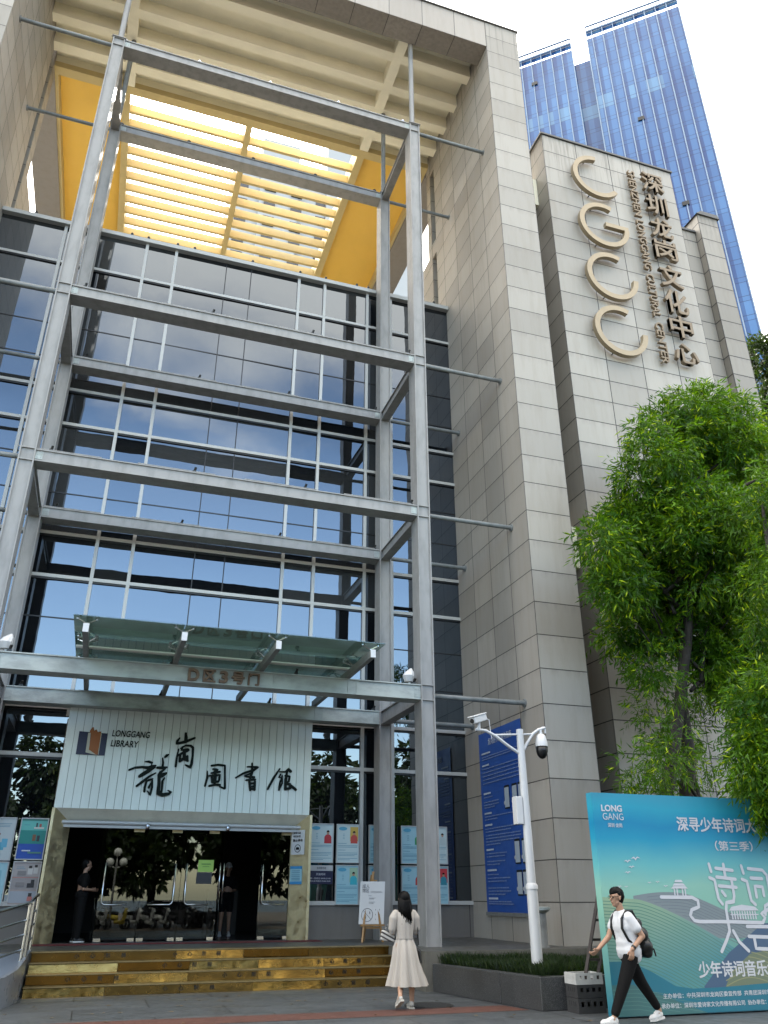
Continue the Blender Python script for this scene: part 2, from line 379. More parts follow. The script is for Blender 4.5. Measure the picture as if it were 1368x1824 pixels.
# ================================================================ SETTING
def paving():
    m = mat('paving', (0.20, 0.215, 0.225), 0.5); k = NB(m); g = k.pos()
    sp = k.n('ShaderNodeSeparateXYZ'); k.L.new(g.outputs['Position'], sp.inputs[0])
    row = k.math('DIVIDE', k.math('ADD', sp.outputs['Y'], 0.35), 1.2)
    off = k.math('MULTIPLY', k.math('MODULO', k.math('FLOOR', row), 2.0), 0.5)
    u = k.math('ADD', k.math('DIVIDE', sp.outputs['X'], 2.3), off)
    def line(c, mod, w=0.02):
        d = k.math('SUBTRACT', 0.5, k.math('ABSOLUTE', k.math('SUBTRACT', k.math('FRACT', c), 0.5)))
        return k.math('LESS_THAN', k.math('MULTIPLY', d, mod), w/2)
    j = k.math('MAXIMUM', line(u, 2.3), line(row, 1.2))
    cb = k.n('ShaderNodeCombineXYZ'); k.L.new(k.math('FLOOR', u), cb.inputs[0]); k.L.new(k.math('FLOOR', row), cb.inputs[1])
    wn = k.n('ShaderNodeTexWhiteNoise', noise_dimensions='2D'); k.L.new(cb.outputs[0], wn.inputs['Vector'])
    c = k.mix(wn.outputs['Value'], (0.075, 0.086, 0.096), (0.10, 0.112, 0.122))
    c = k.mix(k.ramp(k.noise(1.6, 7, 0.65, stretch=(0.6, 1.6, 1)), 0.42, 0.7, 0, 0.75), c, (0.05, 0.056, 0.06))
    c = k.mix(k.ramp(k.noise(28, 3), 0.4, 0.7, 0, 0.3), c, (0.11, 0.11, 0.11))
    k.col(k.mix(j, c, (0.022, 0.022, 0.022))); k.rough(k.ramp(k.noise(2.5, 5), 0.35, 0.7, 0.34, 0.62)); k.bump(k.noise(40, 4), 0.12, 0.004)
    return m
M['paving'] = paving()
M['red'] = worn('red_paver', (0.125, 0.052, 0.038), 0.6, 0.35, 3, (1, 1, 1), 0.55, bump=0.1)
M['asphalt'] = worn('asphalt', (0.20, 0.16, 0.125), 0.8, 0.2, 2, (1, 1, 1), 0.7)
M['granite_top'] = worn('platform_stone', (0.085, 0.086, 0.08), 0.45, 0.35, 1.5, (1, 1, 1), 0.6, bump=0.08)
M['plat_side'] = worn('platform_edge', (0.17, 0.16, 0.135), 0.7, 0.5, 3, (1, 1, 0.4), 0.5)
def granite():
    m = mat('dark_granite', (0.06, 0.063, 0.068), 0.35); k = NB(m)
    s = k.ramp(k.noise(110, 2, 0.7), 0.5, 0.68, 0, 0.75)
    c = k.mix(s, (0.045, 0.048, 0.052), (0.24, 0.24, 0.24)); c = k.mix(k.ramp(k.noise(1.5, 5), 0.4, 0.75, 0, 0.5), c, (0.03, 0.03, 0.032)); k.col(c); return m
M['granite'] = granite()

g = B(); g.box(-400, 400, -400, 400, -0.5, 0.0); tag(g.build('ground', M['paving']), kind='structure')
g = B(); g.add([(-30, 12.3, 0.004), (9.6, 13.06, 0.004), (9.6, 13.62, 0.004), (-30, 13.62, 0.004)], [(0, 1, 2, 3)])
g = B(); g.add([(-30, 13.35, 0.004), (6.72, 13.05, 0.004), (6.60, 13.72, 0.004), (-30, 14.25, 0.004)], [(0, 1, 2, 3)])
tag(g.build('red_paving_band', M['red']), kind='structure')
g = B(); g.add([(-120, -60, 0.004), (120, -60, 0.004), (120, -6, 0.004), (-120, -6, 0.004)], [(0, 1, 2, 3)])
tag(g.build('road', M['asphalt']), kind='structure')
PZ = 0.66
g = B(); g.box(6.13, 30, 16.0, 30, -0.1, PZ); g.box(-12, 6.13, 18.17, 30, -0.1, PZ)
g.mi = 1
o = g.build('platform', [M['granite_top'], M['plat_side']]); tag(o, kind='structure')
for p in o.data.polygons:
    if abs(p.normal.z) < 0.5: p.material_index = 1

# ---------------------------------------------------------------- brass steps
st = thing('entrance_steps', 'four brass clad steps with engraved warnings below the library doors', 'steps', (2.6, 17.2, 0))
XL, XR = -0.86, 6.125
M['engrave'] = mat('engraved_black', (0.02, 0.015, 0.008), 0.5)
for i in range(4):
    y = 17.2+0.3*i; z0 = 0.165*i; z1 = z0+0.165
    b = B(); edges = [XL]; x = XL+[1.35, 1.5, 1.55, 1.3][i]
    while x < XR-0.5: edges.append(x); x += 1.32
    edges.append(XR)
    rnd = random.Random(i)
    for a, c in zip(edges[:-1], edges[1:]):
        t = rnd.uniform(-0.022, 0.016); q = rnd.uniform(-0.006, 0.006)
        x0, x1 = a+0.004, c-0.004; ya, yb = y+q, y-q
        n = 6
        V = []; F = []
        for k in range(n+1):
            xx = x0+(x1-x0)*k/n; w = 0.004*math.sin(k*1.7+i)
            V += [(xx, ya+(yb-ya)*k/n-t+w, z0+0.002), (xx, ya+(yb-ya)*k/n+w*0.5+t, z1-0.022)]
        for k in range(n): F.append((2*k, 2*k+2, 2*k+3, 2*k+1))
        b.add(V, F)
    r = b.build('riser', M['brass_step'], st, smooth=False)
    k = B(); k.box(XL, XR, y+0.045, y+0.3, z0-0.05 if i == 0 else z0, z1-0.023); k.build('step_core', M['plat_side'], st)
    k = B(); k.box(XL-0.01, XR+0.003, y-0.02, y+0.305, z1-0.022, z1+(0.003 if i == 3 else 0)); k.build('tread', M['brass_tread'], st, bevel=0.006)
    for x in ([2.0, 5.0] if i in (0, 2) else [0.3, 3.1, 4.9] if i == 1 else [0.4, 2.2]):
        for j, ch in enumerate('小心阶梯'):
            txt('engraved_letter', ch, (x-0.5+0.28*j, y-0.016, z0+0.045), (1, 0, 0), (0, 0, 1), 0.085, 0.085, 0.004, M['engrave'], r, bold=0.02)

# ---------------------------------------------------------------- library building
LB = thing('library_building', 'stone clad library entrance bay with dark glass wall and yellow louvred skylight', 'building', (2.0, 21.2, 0))
g = B(); g.box(9.45, 10.75, 16.65, 21.9, 0, 30.70); g.box(9.45, 10.75, 22.3, 22.7, 0, 30.70); g.box(9.47, 10.5, 22.7, 34, 0, 24.6); g.box(9.85, 10.7, 21.9, 22.3, 0, 30.5)
g.box(9.452, 9.9, 21.9, 22.3, 24.3, 25.0); g.box(9.452, 9.9, 21.9, 22.3, 28.8, 30.5)
g.build('pier', M['pier'], LB)
g = B(); g.box(-6.75, -5.45, 16.65, 21.9, 0, 30.70); g.box(-6.75, -5.45, 22.3, 22.9, 0, 30.70); g.box(-6.5, -5.47, 22.9, 34, 0, 24.2); g.box(-6.7, -5.85, 21.9, 22.3, 0, 30.5)
g.build('pier', M['pier'], LB)
g = B(); g.box(-5.45, 9.45, 16.653, 17.45, 29.331, 30.70); g.build('roof_fascia', M['fascia'], LB)
M['coping'] = mat('coping_metal', (0.10, 0.10, 0.10), 0.5)
g = B(); g.box(-6.8, 10.80, 16.60, 17.2, 30.70, 30.76); g.box(10.5, 10.80, 17.2, 22.7, 30.70, 30.76); g.build('coping', M['coping'], LB)
g = B(); g.box(-5.45, 9.45, 17.45, 22.5, 30.12, 30.6); g.build('ceiling_slab', M['cream'], LB)
for y0, y1 in ((18.08, 18.42), (19.36, 19.70), (20.42, 20.76), (21.52, 21.90)):
    g = B(); g.box(-5.45, 9.45, y0, y1, 29.52, 30.12); g.build('ceiling_beam', M['cream'], LB)
for x0 in (-2.93, 6.42):
    g = B(); g.box(x0, x0+0.36, 17.45, 22.5, 29.50, 30.115); g.build('ceiling_beam', M['cream'], LB)
g = B(); g.box(-5.45, 9.45, 22.5, 22.86, 29.49, 29.76); g.build('skylight_beam', M['yellow'], LB)
g = B(); g.box(-5.45, 9.45, 22.503, 22.857, 29.76, 30.65); g.build('ceiling_beam', M['cream'], LB)
for x0, x1 in ((-2.98, -2.70), (1.78, 2.02), (6.42, 6.72)):
    g = B(); g.box(x0, x1, 22.86, 34, 29.495, 30.5); g.build('skylight_beam', M['yellow'], LB)
for k in range(16):
    y = 23.66+0.675*k
    for x0, x1 in ((-2.70, 1.78), (2.02, 6.42)):
        g = B(); g.box(x0, x1, y, y+0.13, 29.54, 29.95); g.build('louvre_slat', M['yellow'], LB, bevel=0.015)
for x0, x1 in ((-5.45, -2.98), (6.72, 9.45)):
    g = B(); g.box(x0, x1, 22.86, 34, 29.95, 30.4); g.build('soffit_panel', M['orange'], LB)
    xa, xb = (x0, x0+0.12) if x0 < 0 else (x1-0.12, x1)
    g = B(); g.box(xa, xb, 22.86, 34, 29.49, 29.95); g.build('skylight_beam', M['yellow'], LB)
for x0, x1 in ((-6.5, -5.45), (9.45, 10.55)):
    g = B(); g.box(x0, x1, 22.9, 34, 29.40, 30.6); g.build('side_beam', M['fascia'], LB)
    xx = x0+0.1 if x0 < 0 else x1-0.6
    g = B(); g.box(xx, xx+0.5, 33.4, 34.2, 20, 29.4); g.build('pier', M['pier'], LB)
g = B(); g.box(-6.7, 10.7, 34, 60, 29.3, 30.7); g.box(-6.7, 10.7, 36, 60, 0, 29.3); g.build('unseen_rear_wing', M['pier'], LB)  # unseen volume, added deep enough to keep sun off the forecourt
g = B(); g.box(-6.7, 10.7, 21.5, 36, 19.9, 20.3); g.build('unseen_terrace', M['cream'], LB)  # unseen deck added to bounce sun onto the ceiling and block light below
# curtain wall
GX = [-5.45, -3.57, -2.6, -1.08, -0.15, 1.5, 2.33, 3.97, 4.88, 6.42, 7.28, 9.45]
GZ = [1.49, 4.63, 5.76, 9.1, 10.3, 13.65, 14.8, 18.2, 19.32, 20.75]
rnd = random.Random(3)
for i in range(len(GX)-1):
    if i in (5, 6): continue       # the two joints near the middle are only seams of one wide pane
    x0 = GX[i]; x1 = GX[i+1] if i != 4 else 3.97
    for j in range(len(GZ)-1):
        z0, z1 = GZ[j], GZ[j+1]
        if j == 0 and -1.2 < (x0+x1)/2 < 4.9: continue
        a = rnd.uniform(-0.006, 0.006)*(x1-x0); b_ = rnd.uniform(-0.003, 0.003)*(z1-z0)
        if j == 1 and -1.2 < (x0+x1)/2 < 4.9: z0 = 5.5
        g = B(); nx, nz = 4, 4; V = []; F = []
        for q in range(nz+1):
            for p in range(nx+1):
                s, t = p/nx, q/nz; bow = 0.006*math.sin(math.pi*s)*math.sin(math.pi*t)*rnd.choice((1, 1, 0.3))
                V.append((x0+(x1-x0)*s, 21.205+a*(s-.5)+b_*(t-.5)-bow, z0+(z1-z0)*t))
        for q in range(nz):
            for p in range(nx): F.append((q*(nx+1)+p, q*(nx+1)+p+1, (q+1)*(nx+1)+p+1, (q+1)*(nx+1)+p))
        g.add(V, F); g.build('glass_pane', M['glass' if z0 < 5 else rnd.choice(('glass', 'glass', 'glass_blind', 'glass_grey'))], LB, smooth=True)
for x in (-3.57, -2.6, -1.08, -0.15, 3.97, 4.88, 6.42, 7.28):
    z0 = 5.55 if -1.2 < x < 4.9 else 1.49
    g = B(); g.box(x-0.045, x+0.045, 21.13, 21.26, z0, 20.75); g.build('mullion', M['alu'], LB)
for x in (1.5, 2.33):
    g = B(); g.box(x-0.014, x+0.014, 21.19, 21.26, 5.55, 20.75); g.build('joint_strip', M['blackline'], LB)
for z in (4.63, 5.76, 9.1, 10.3, 13.65, 14.8, 18.2, 19.32):
    segs = [(-5.45, 9.45)] if z > 5.6 else [(-5.45, -1.06), (4.95, 9.45)]
    for a, c in segs:
        g = B(); g.box(a, c, 21.138, 21.255, z-0.045, z+0.045); g.mi = 1; g.box(a, c, 21.16, 21.25, z-0.095, z-0.045); g.build('transom', [M['alu'], M['blackline']], LB)
for z in (6.88, 8.0, 11.5, 12.6, 15.82, 17.0):
    g = B(); g.box(-5.45, 9.45, 21.188, 21.258, z-0.016, z+0.016); g.build('joint_strip', M['blackline'], LB)
g = B(); g.box(-5.45, 9.45, 21.02, 21.5, 20.75, 20.90); g.build('parapet_rail', M['alu'], LB, bevel=0.01)
for x in (-4.5, -1.6, -1.08, -0.15, 0.4, 2.33, 3.97, 4.88, 6.0, 6.42, 8.9):
    g = B(); g.ball((x, 21.06, 20.95), (0.05, 0.05, 0.07), 8, 6); g.build('rail_clip', M['black'], LB)
for a, c in ((-5.45, -1.06), (4.97, 9.45)):
    g = B(); g.box(a, c, 21.12, 21.4, PZ, 1.40); g.build('plinth', M['plinth'], LB)
    g = B(); g.box(a, c, 21.08, 21.4, 1.40, 1.49); g.build('sill', M['alu'], LB)
# entrance portal
for s in (0, 1):
    P = [(-1.06, 20.73), (-1.0, 20.73), (-0.64, 21.15), (-0.64, 21.26), (-1.06, 21.26)]
    if s: P = [(2*1.98-x-0.005, y) for x, y in P][::-1]
    g = B(); g.prism(P, (0, 0, PZ), (1, 0, 0), (0, 1, 0), 3.42-PZ); g.build('portal_jamb', M['brass'], LB)
g = B(); g.add([(-1.02, 20.75, 3.42), (4.97, 20.75, 3.42), (4.62, 21.16, 3.12), (-0.66, 21.16, 3.12)], [(3, 2, 1, 0)])
M['head'] = worn('portal_head', (1.2, 1.18, 1.0), 0.35, 0.3, 2.5, (1, 1, 1), 0.7)
g.build('portal_head', M['head'], LB)
g = B(); g.tube([(-0.90, 20.98, 3.14), (4.93, 20.98, 3.14)], 0.045, 10); g.box(-0.9, 4.93, 20.99, 21.03, 3.03, 3.09); g.build('shutter_rail', M['alu'], LB)
for x in (1.1, 2.98):
    g = B(); g.ball((x, 20.93, 3.08), (0.05, 0.05, 0.07), 8, 6); g.build('rail_bracket', M['chrome'], LB)
g = B(); g.box(-0.64, 4.60, 21.17, 21.28, 3.06, 3.16); g.build('door_head', M['black'], LB)
# doors: four closed leaves and two open ones
for x0, x1, hx, hd in ((0.2, 1.11, 0.28, 1), (1.12, 1.995, 1.86, -1), (2.005, 2.88, 2.12, 1), (3.87, 4.66, 3.93, 1)):
    g = B(); g.box(x0, x1, 21.2, 21.212, PZ+0.01, 3.06); d = g.build('door', M['door_glass'], LB)
    h = B(); h.tube([(hx, 21.12, 2.30), (hx, 21.12, 1.50), (hx+0.02*hd, 21.12, 1.45), (hx+0.07*hd, 21.12, 1.42), (hx+0.56*hd, 21.12, 1.42)], 0.018, 8)
    h.build('handle', M['chrome'], d, smooth=True)
    h = B(); h.box(x0+0.02, x0+0.17, 21.17, 21.2, PZ+0.015, PZ+0.085); h.box(x1-0.17, x1-0.02, 21.17, 21.2, PZ+0.015, PZ+0.085); h.build('patch_fitting', M['chrome'], d)
    h = B(); h.box(x1-0.3, x1-0.06, 21.17, 21.2, 2.97, 3.03); h.build('patch_fitting', M['brass'], d)
for x, y1 in ((0.14, 22.05), (2.93, 22.05)):
    g = B(); g.box(x, x+0.012, 21.22, y1, PZ+0.01, 3.06); d = g.build('door', M['door_glass'], LB)
    if x > 1:
        for dx in (-0.03, 0.06):
            h = B(); h.tube([(x+dx, 21.14, 2.32), (x+dx, 21.14, 1.45)], 0.016, 8); h.build('handle', M['chrome'], d, smooth=True)
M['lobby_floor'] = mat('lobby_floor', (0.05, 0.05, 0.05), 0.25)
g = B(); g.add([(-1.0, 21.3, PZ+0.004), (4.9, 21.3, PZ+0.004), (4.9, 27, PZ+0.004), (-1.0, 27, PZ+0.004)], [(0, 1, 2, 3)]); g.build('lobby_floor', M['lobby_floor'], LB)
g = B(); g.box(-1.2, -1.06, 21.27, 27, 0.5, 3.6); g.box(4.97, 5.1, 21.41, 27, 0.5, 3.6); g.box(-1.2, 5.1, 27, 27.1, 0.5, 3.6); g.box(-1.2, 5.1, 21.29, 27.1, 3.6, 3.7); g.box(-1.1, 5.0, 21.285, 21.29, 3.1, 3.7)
g.build('lobby_wall', M['dark'], LB)  # the lobby's darkness sits in the wall colour
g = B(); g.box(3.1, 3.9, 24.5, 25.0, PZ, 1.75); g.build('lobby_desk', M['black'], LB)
# near-black wall painting the deep shade between pier and sign block
g = B(); g.box(10.75, 12.25, 23.0, 23.4, 0, 27); g.build('gap_shade_wall', M['dark'], LB)

# ---------------------------------------------------------------- library sign over the door
SG = thing('library_sign', 'pale green ribbed sign panel with the library name over the glass doors', 'sign', (1.95, 20.8, 3.4))
M['panel'] = worn('pale_green_panel', (0.96, 1.05, 1.0), 0.4, 0.22, 1.2, (1.5, 1, 0.5), 0.75)
g = B(); n = 32; x0, x1 = -1.04, 4.94; w = (x1-x0)/n
for i in range(n): g.box(x0+w*i+0.004, x0+w*(i+1)-0.004, 20.75, 20.80, 3.42, 5.75)
g.build('panel', M['panel'], SG, bevel=0.004)
g = B(); g.box(x0, x1, 20.785, 20.95, 3.425, 5.745); g.build('backing', mat('panel_groove', (0.10, 0.125, 0.115), 0.6), SG)
M['ink'] = mat('dark_green_lettering', (0.006, 0.013, 0.010), 0.6, spec=0.15)
M['navy'] = mat('navy', (0.006, 0.008, 0.055), 0.4); M['rust'] = mat('rust_brown', (0.40, 0.125, 0.02), 0.5); M['cream_flat'] = mat('cream_flat', (0.62, 0.62, 0.50), 0.5)
CALLI = [[[(0.834,4.515,0.021),(0.927,4.519,0.053),(1.011,4.49,0.06),(0.997,4.436,0.033)],[(0.502,4.308,0.046),(0.627,4.366,0.05),(0.796,4.387,0.053),(0.931,4.373,0.08),(1.048,4.405,0.093),(1.098,4.434,0.04)],[(1.075,4.406,0.067),(0.953,4.308,0.093),(0.83,4.223,0.092),(0.757,4.174,0.072)],[(1.119,4.262,0.033),(0.982,4.177,0.053),(0.839,4.053,0.063),(0.72,3.951,0.052)],[(1.068,4.128,0.033),(0.929,4.07,0.053),(0.907,3.926,0.059),(0.912,3.835,0.052)],[(0.979,4.098,0.046),(1.056,4.114,0.053),(1.072,3.932,0.055),(1.053,3.763,0.053),(0.97,3.85,0.02)],[(1.028,4.022,0.033),(1.0,3.929,0.059)],[(1.239,4.614,0.03),(1.264,4.508,0.051),(1.263,4.401,0.06)],[(1.371,4.702,0.034),(1.333,4.679,0.068),(1.296,4.644,0.054)],[(1.144,4.389,0.054),(1.265,4.388,0.067),(1.364,4.405,0.04)],[(1.334,4.371,0.034),(1.224,4.28,0.067),(1.19,4.225,0.053)],[(1.192,4.212,0.06),(1.36,4.265,0.054)],[(1.361,4.259,0.047),(1.3,4.203,0.054),(1.21,4.173,0.067)],[(1.208,4.186,0.08),(1.223,4.003,0.073),(1.226,3.808,0.093),(1.337,3.772,0.08),(1.48,3.803,0.073),(1.522,3.844,0.06),(1.445,3.88,0.02)],[(1.333,4.152,0.04),(1.3,4.085,0.053),(1.305,3.875,0.047),(1.279,3.809,0.08)]],[[(1.727,5.228,0.055),(1.744,5.132,0.083),(1.747,5.035,0.083)],[(1.594,5.11,0.034),(1.546,5.038,0.069),(1.533,4.969,0.055),(1.741,5.028,0.069),(1.954,5.13,0.049)],[(1.595,4.842,0.034),(1.574,4.657,0.052),(1.571,4.441,0.054)],[(1.648,4.865,0.041),(1.751,4.939,0.044),(1.876,4.939,0.055),(1.936,4.894,0.062),(1.948,4.703,0.055),(1.94,4.512,0.069),(1.914,4.43,0.069),(1.799,4.479,0.034)],[(1.686,4.894,0.055),(1.666,4.825,0.048),(1.816,4.846,0.062)],[(1.831,4.833,0.062),(1.727,4.773,0.069),(1.585,4.685,0.041)],[(1.74,4.774,0.076),(1.755,4.639,0.082),(1.653,4.566,0.068)],[(1.65,4.715,0.055),(1.646,4.566,0.055)],[(1.819,4.683,0.062),(1.829,4.588,0.062)],[(1.758,4.612,0.062),(1.844,4.575,0.048)]],[[(2.336,4.36,0.023),(2.35,4.214,0.056),(2.313,4.014,0.052)],[(2.428,4.493,0.047),(2.587,4.519,0.053),(2.751,4.507,0.053),(2.771,4.268,0.048),(2.796,3.977,0.053)],[(2.671,4.009,0.038),(2.788,3.968,0.042)],[(2.416,4.017,0.052),(2.554,4.05,0.056),(2.667,4.045,0.057)],[(2.473,4.412,0.047),(2.57,4.398,0.076),(2.527,4.341,0.095)],[(2.435,4.318,0.041),(2.64,4.355,0.053)],[(2.394,4.253,0.041),(2.646,4.282,0.053),(2.639,4.153,0.053)],[(2.45,4.255,0.053),(2.471,4.128,0.053)],[(2.531,4.295,0.076),(2.538,4.113,0.085)],[(2.473,4.11,0.056),(2.622,4.125,0.057)]],[[(3.422,4.594,0.039),(3.437,4.389,0.068),(3.399,4.239,0.058)],[(3.311,4.505,0.035),(3.575,4.507,0.059),(3.463,4.427,0.068)],[(3.042,4.233,0.042),(3.217,4.342,0.054),(3.444,4.426,0.058),(3.576,4.498,0.039)],[(3.259,4.289,0.039),(3.41,4.35,0.043)],[(3.29,4.271,0.039),(3.494,4.261,0.058)],[(3.306,4.189,0.048),(3.527,4.207,0.049)],[(3.386,4.155,0.058),(3.419,3.955,0.054)],[(3.521,4.16,0.054),(3.525,3.968,0.058)],[(3.389,4.109,0.05),(3.514,4.123,0.047)],[(3.394,4.036,0.039),(3.519,4.05,0.039)],[(3.417,3.982,0.048),(3.514,3.985,0.048)]],[[(4.129,4.494,0.036),(3.984,4.262,0.063),(3.853,3.998,0.055)],[(4.134,4.419,0.03),(4.273,4.425,0.044),(4.35,4.485,0.08),(4.412,4.44,0.07)],[(4.157,4.363,0.04),(4.121,4.287,0.049),(4.192,4.271,0.044),(4.149,4.157,0.043),(4.139,3.99,0.049)],[(4.199,4.327,0.036),(4.209,4.141,0.04),(4.147,4.009,0.035)],[(4.322,4.445,0.05),(4.293,4.237,0.07),(4.295,4.014,0.069)],[(4.278,4.331,0.044),(4.389,4.316,0.056),(4.375,4.203,0.05),(4.326,4.173,0.05)],[(4.308,4.145,0.06),(4.408,4.13,0.06)],[(4.305,4.014,0.059),(4.413,4.037,0.07),(4.409,4.111,0.07),(4.564,4.005,0.056)]]]
for ch, strokes in zip('abcde', CALLI):
    g = B()
    for i, s in enumerate(strokes): g.ribbon(s, (0, 20.748, 0), (1, 0, 0), (0, 0, 1), 0.030+0.0016*i)
    # ribbon extrudes along ux x uy = -y
    g.build('calligraphy', M['ink'], SG)
g = B(); g.prism([(-0.75, 4.61), (-0.10, 4.61), (-0.10, 5.12), (-0.75, 5.14)], (0, 20.748, 0), (1, 0, 0), (0, 0, 1), 0.02); g.build('logo_square', M['navy'], SG)
g = B(); g.prism([(-0.54, 4.66), (-0.28, 4.61), (-0.27, 4.64), (-0.47, 4.72), (-0.49, 5.12), (-0.545, 5.11)], (0, 20.726, 0), (1, 0, 0), (0, 0, 1), 0.006); g.build('logo_page', M['cream_flat'], SG)
g = B(); g.prism([(-0.475, 4.73), (-0.30, 4.62), (-0.26, 4.62), (-0.255, 5.16), (-0.33, 5.14), (-0.37, 5.20), (-0.42, 5.17), (-0.44, 5.25), (-0.475, 5.24), (-0.52, 5.15), (-0.475, 5.08)], (0, 20.722, 0), (1, 0, 0), (0, 0, 1), 0.010); g.build('logo_book', M['rust'], SG)
g = B(); g.box(-0.255, -0.24, 20.715, 20.727, 4.62, 5.12); g.build('logo_page', M['cream_flat'], SG)
txt('lettering', 'LONGGANG', (0.0, 20.748, 5.065), (1, 0, 0), (0, 0, 1), 0.88, 0.15, 0.02, M['ink'], SG, italic=0.12, bold=0.008)
txt('lettering', 'LIBRARY', (0.0, 20.748, 4.83), (1, 0, 0), (0, 0, 1), 0.64, 0.15, 0.02, M['ink'], SG, italic=0.12, bold=0.008)

# ---------------------------------------------------------------- steel frame
SF = thing('steel_frame', 'tall grey painted steel portal frame standing in front of the glass wall', 'steel frame', (2.1, 19.1, PZ))
M['strut'] = worn('strut_paint', (0.25, 0.265, 0.265), 0.5, 0.4, 4, (1, 1, 1), 0.55)
CXS = ((-2.84, -2.50), (6.66, 7.00)); LV = (24.67, 15.15, 10.39, 5.69); BHS = (0.30, 0.30, 0.30, 0.35)
for y0 in (17.28, 20.38):
    for x0, x1 in CXS:
        g = B(); y1 = y0+0.48
        g.box(x0, x0+0.03, y0, y1, PZ, 24.98); g.box(x1-0.03, x1, y0, y1, PZ, 24.98); g.box(x0+0.03, x1-0.03, y0+0.045, y1-0.045, PZ, 24.975)
        for z, BH in zip(LV, BHS):
            g.box(x0+0.03, x1-0.03, y0+0.004, y1-0.004, z-0.012, z+0.012); g.box(x0+0.03, x1-0.03, y0+0.004, y1-0.004, z+BH-0.012, z+BH+0.012)
        g.box(x0-0.03, x1+0.03, y0-0.03, y1+0.03, 24.98, 25.0)
        g.build('column', M['steel'], SF)
        c = (x0+x1)/2
        g = B(); g.tube([(c, y0+0.24, 25.0), (c, y0+0.24, 29.49 if y0 > 18 else 30.11)], 0.085, 14); g.build('hanger_pipe', M['pipe' if y0 > 18 else 'steel'], SF, auto=40)
for li, z in enumerate(LV):
    BH = BHS[li]
    for y0 in (17.30, 20.40):
        g = B(); y1 = y0+0.44
        g.box(-2.50, 6.66, y0, y1, z+BH-0.025, z+BH); g.box(-2.50, 6.66, y0, y1, z, z+0.025); g.box(-2.50, 6.66, y0+0.035, y1-0.035, z+0.025, z+BH-0.025)
        if li == 3:
            for x in (0.6, 0.8, 3.2, 4.9, 5.1): g.box(x, x+0.02, y0+0.02, y0+0.06, z+0.025, z+BH-0.025)
        if li < 3:
            for x in (-2.0, 0.6, 3.1, 5.6): g.tube([(x-0.9, y0+0.02, z+BH+0.02), (x+0.9, y0+0.02, z+BH+0.02)], 0.014, 6)
        g.build('beam', M['steel_low' if li == 3 else 'steel'], SF)
        for x in ((-2.5, -0.28, 1.95, 4.2, 6.44) if li == 0 else (-2.2, 1.0, 3.7, 6.5)):
            b = B()
            if li == 0:
                b.ball((x, y0+0.1, z+BH+0.10), 0.075, 10, 8); b.box(x-0.05, x+0.05, y0+0.05, y0+0.15, z+BH, z+BH+0.04)
                b.build('spotlight', M['chrome' if y0 < 18 else 'black'], SF)
            else:
                b.box(x-0.04, x+0.04, y0+0.01, y0+0.09, z+BH, z+BH+0.05); b.tube([(x, y0+0.05, z+BH+0.03), (x+0.03, y0, z+BH+0.13)], 0.03, 8)
                b.build('spotlight', M['black'], SF)
    for x0 in (-2.80, 6.70):
        g = B(); g.box(x0, x0+0.26, 17.76, 20.38, z+BH-0.025, z+BH-0.003); g.box(x0, x0+0.26, 17.76, 20.38, z+0.003, z+0.025); g.box(x0+0.05, x0+0.21, 17.76, 20.38, z+0.025, z+BH-0.025)
        g.build('beam', M['steel'], SF)
    for y in (17.52, 20.62):
        for xa, xb in ((7.0, 9.45), (-2.84, -5.45)):
            s = 1 if xb > xa else -1
            zz = z+0.15 if li else z+0.18
            g = B(); g.tube([(xa, y, zz), (xb-0.02*s, y, zz)], 0.06, 14); g.tube([(xb-0.03*s, y, zz), (xb, y, zz)], 0.10, 14); g.build('strut', M['strut'], SF, auto=40)
for li, z in enumerate(LV):
    BH = BHS[li]
    for y0 in (17.30, 20.40):
        for xa in (-2.5, 6.66):
            sg = 1 if xa < 0 else -1
            g = B(); g.box(min(xa, xa+0.16*sg), max(xa, xa+0.16*sg), y0+0.022, y0+0.035, z+0.06, z+BH-0.06)
            for dx in (0.05, 0.12):
                for dz in (0.11, 0.175, 0.24): g.tube([(xa+dx*sg, y0+0.022, z+dz), (xa+dx*sg, y0+0.010, z+dz)], 0.012, 6)
            g.build('splice_plate', M['steel_low'], SF)
# gate lettering fixed to the lowest front beam
M['bronze'] = worn('rusted_bronze', (0.20, 0.105, 0.05), 0.5, 0.4, 8, (1, 1, 1), 0.5)
x = 1.36
for ch, w in (('D', 0.24), ('区', 0.27), ('3', 0.19), ('号', 0.28), ('门', 0.25)):
    txt('gate_letter', ch, (x, 17.33, 5.715), (1, 0, 0), (0, 0, 1), w, 0.27, 0.06, M['bronze'], SF, bold=0.035); x += w+0.075
for x in (6.42, -2.28):
    g = B(); g.rings([(x, 17.42, 6.04, .03, .03), (x, 17.42, 6.10, .03, .03), (x-0.02, 17.42, 6.11, .10, .09), (x-0.03, 17.40, 6.24, .14, .13), (x+0.0, 17.41, 6.33, .11, .10), (x+0.05, 17.43, 6.43, .02, .02)], 10)
    g.build('floodlight', M['white'], SF)

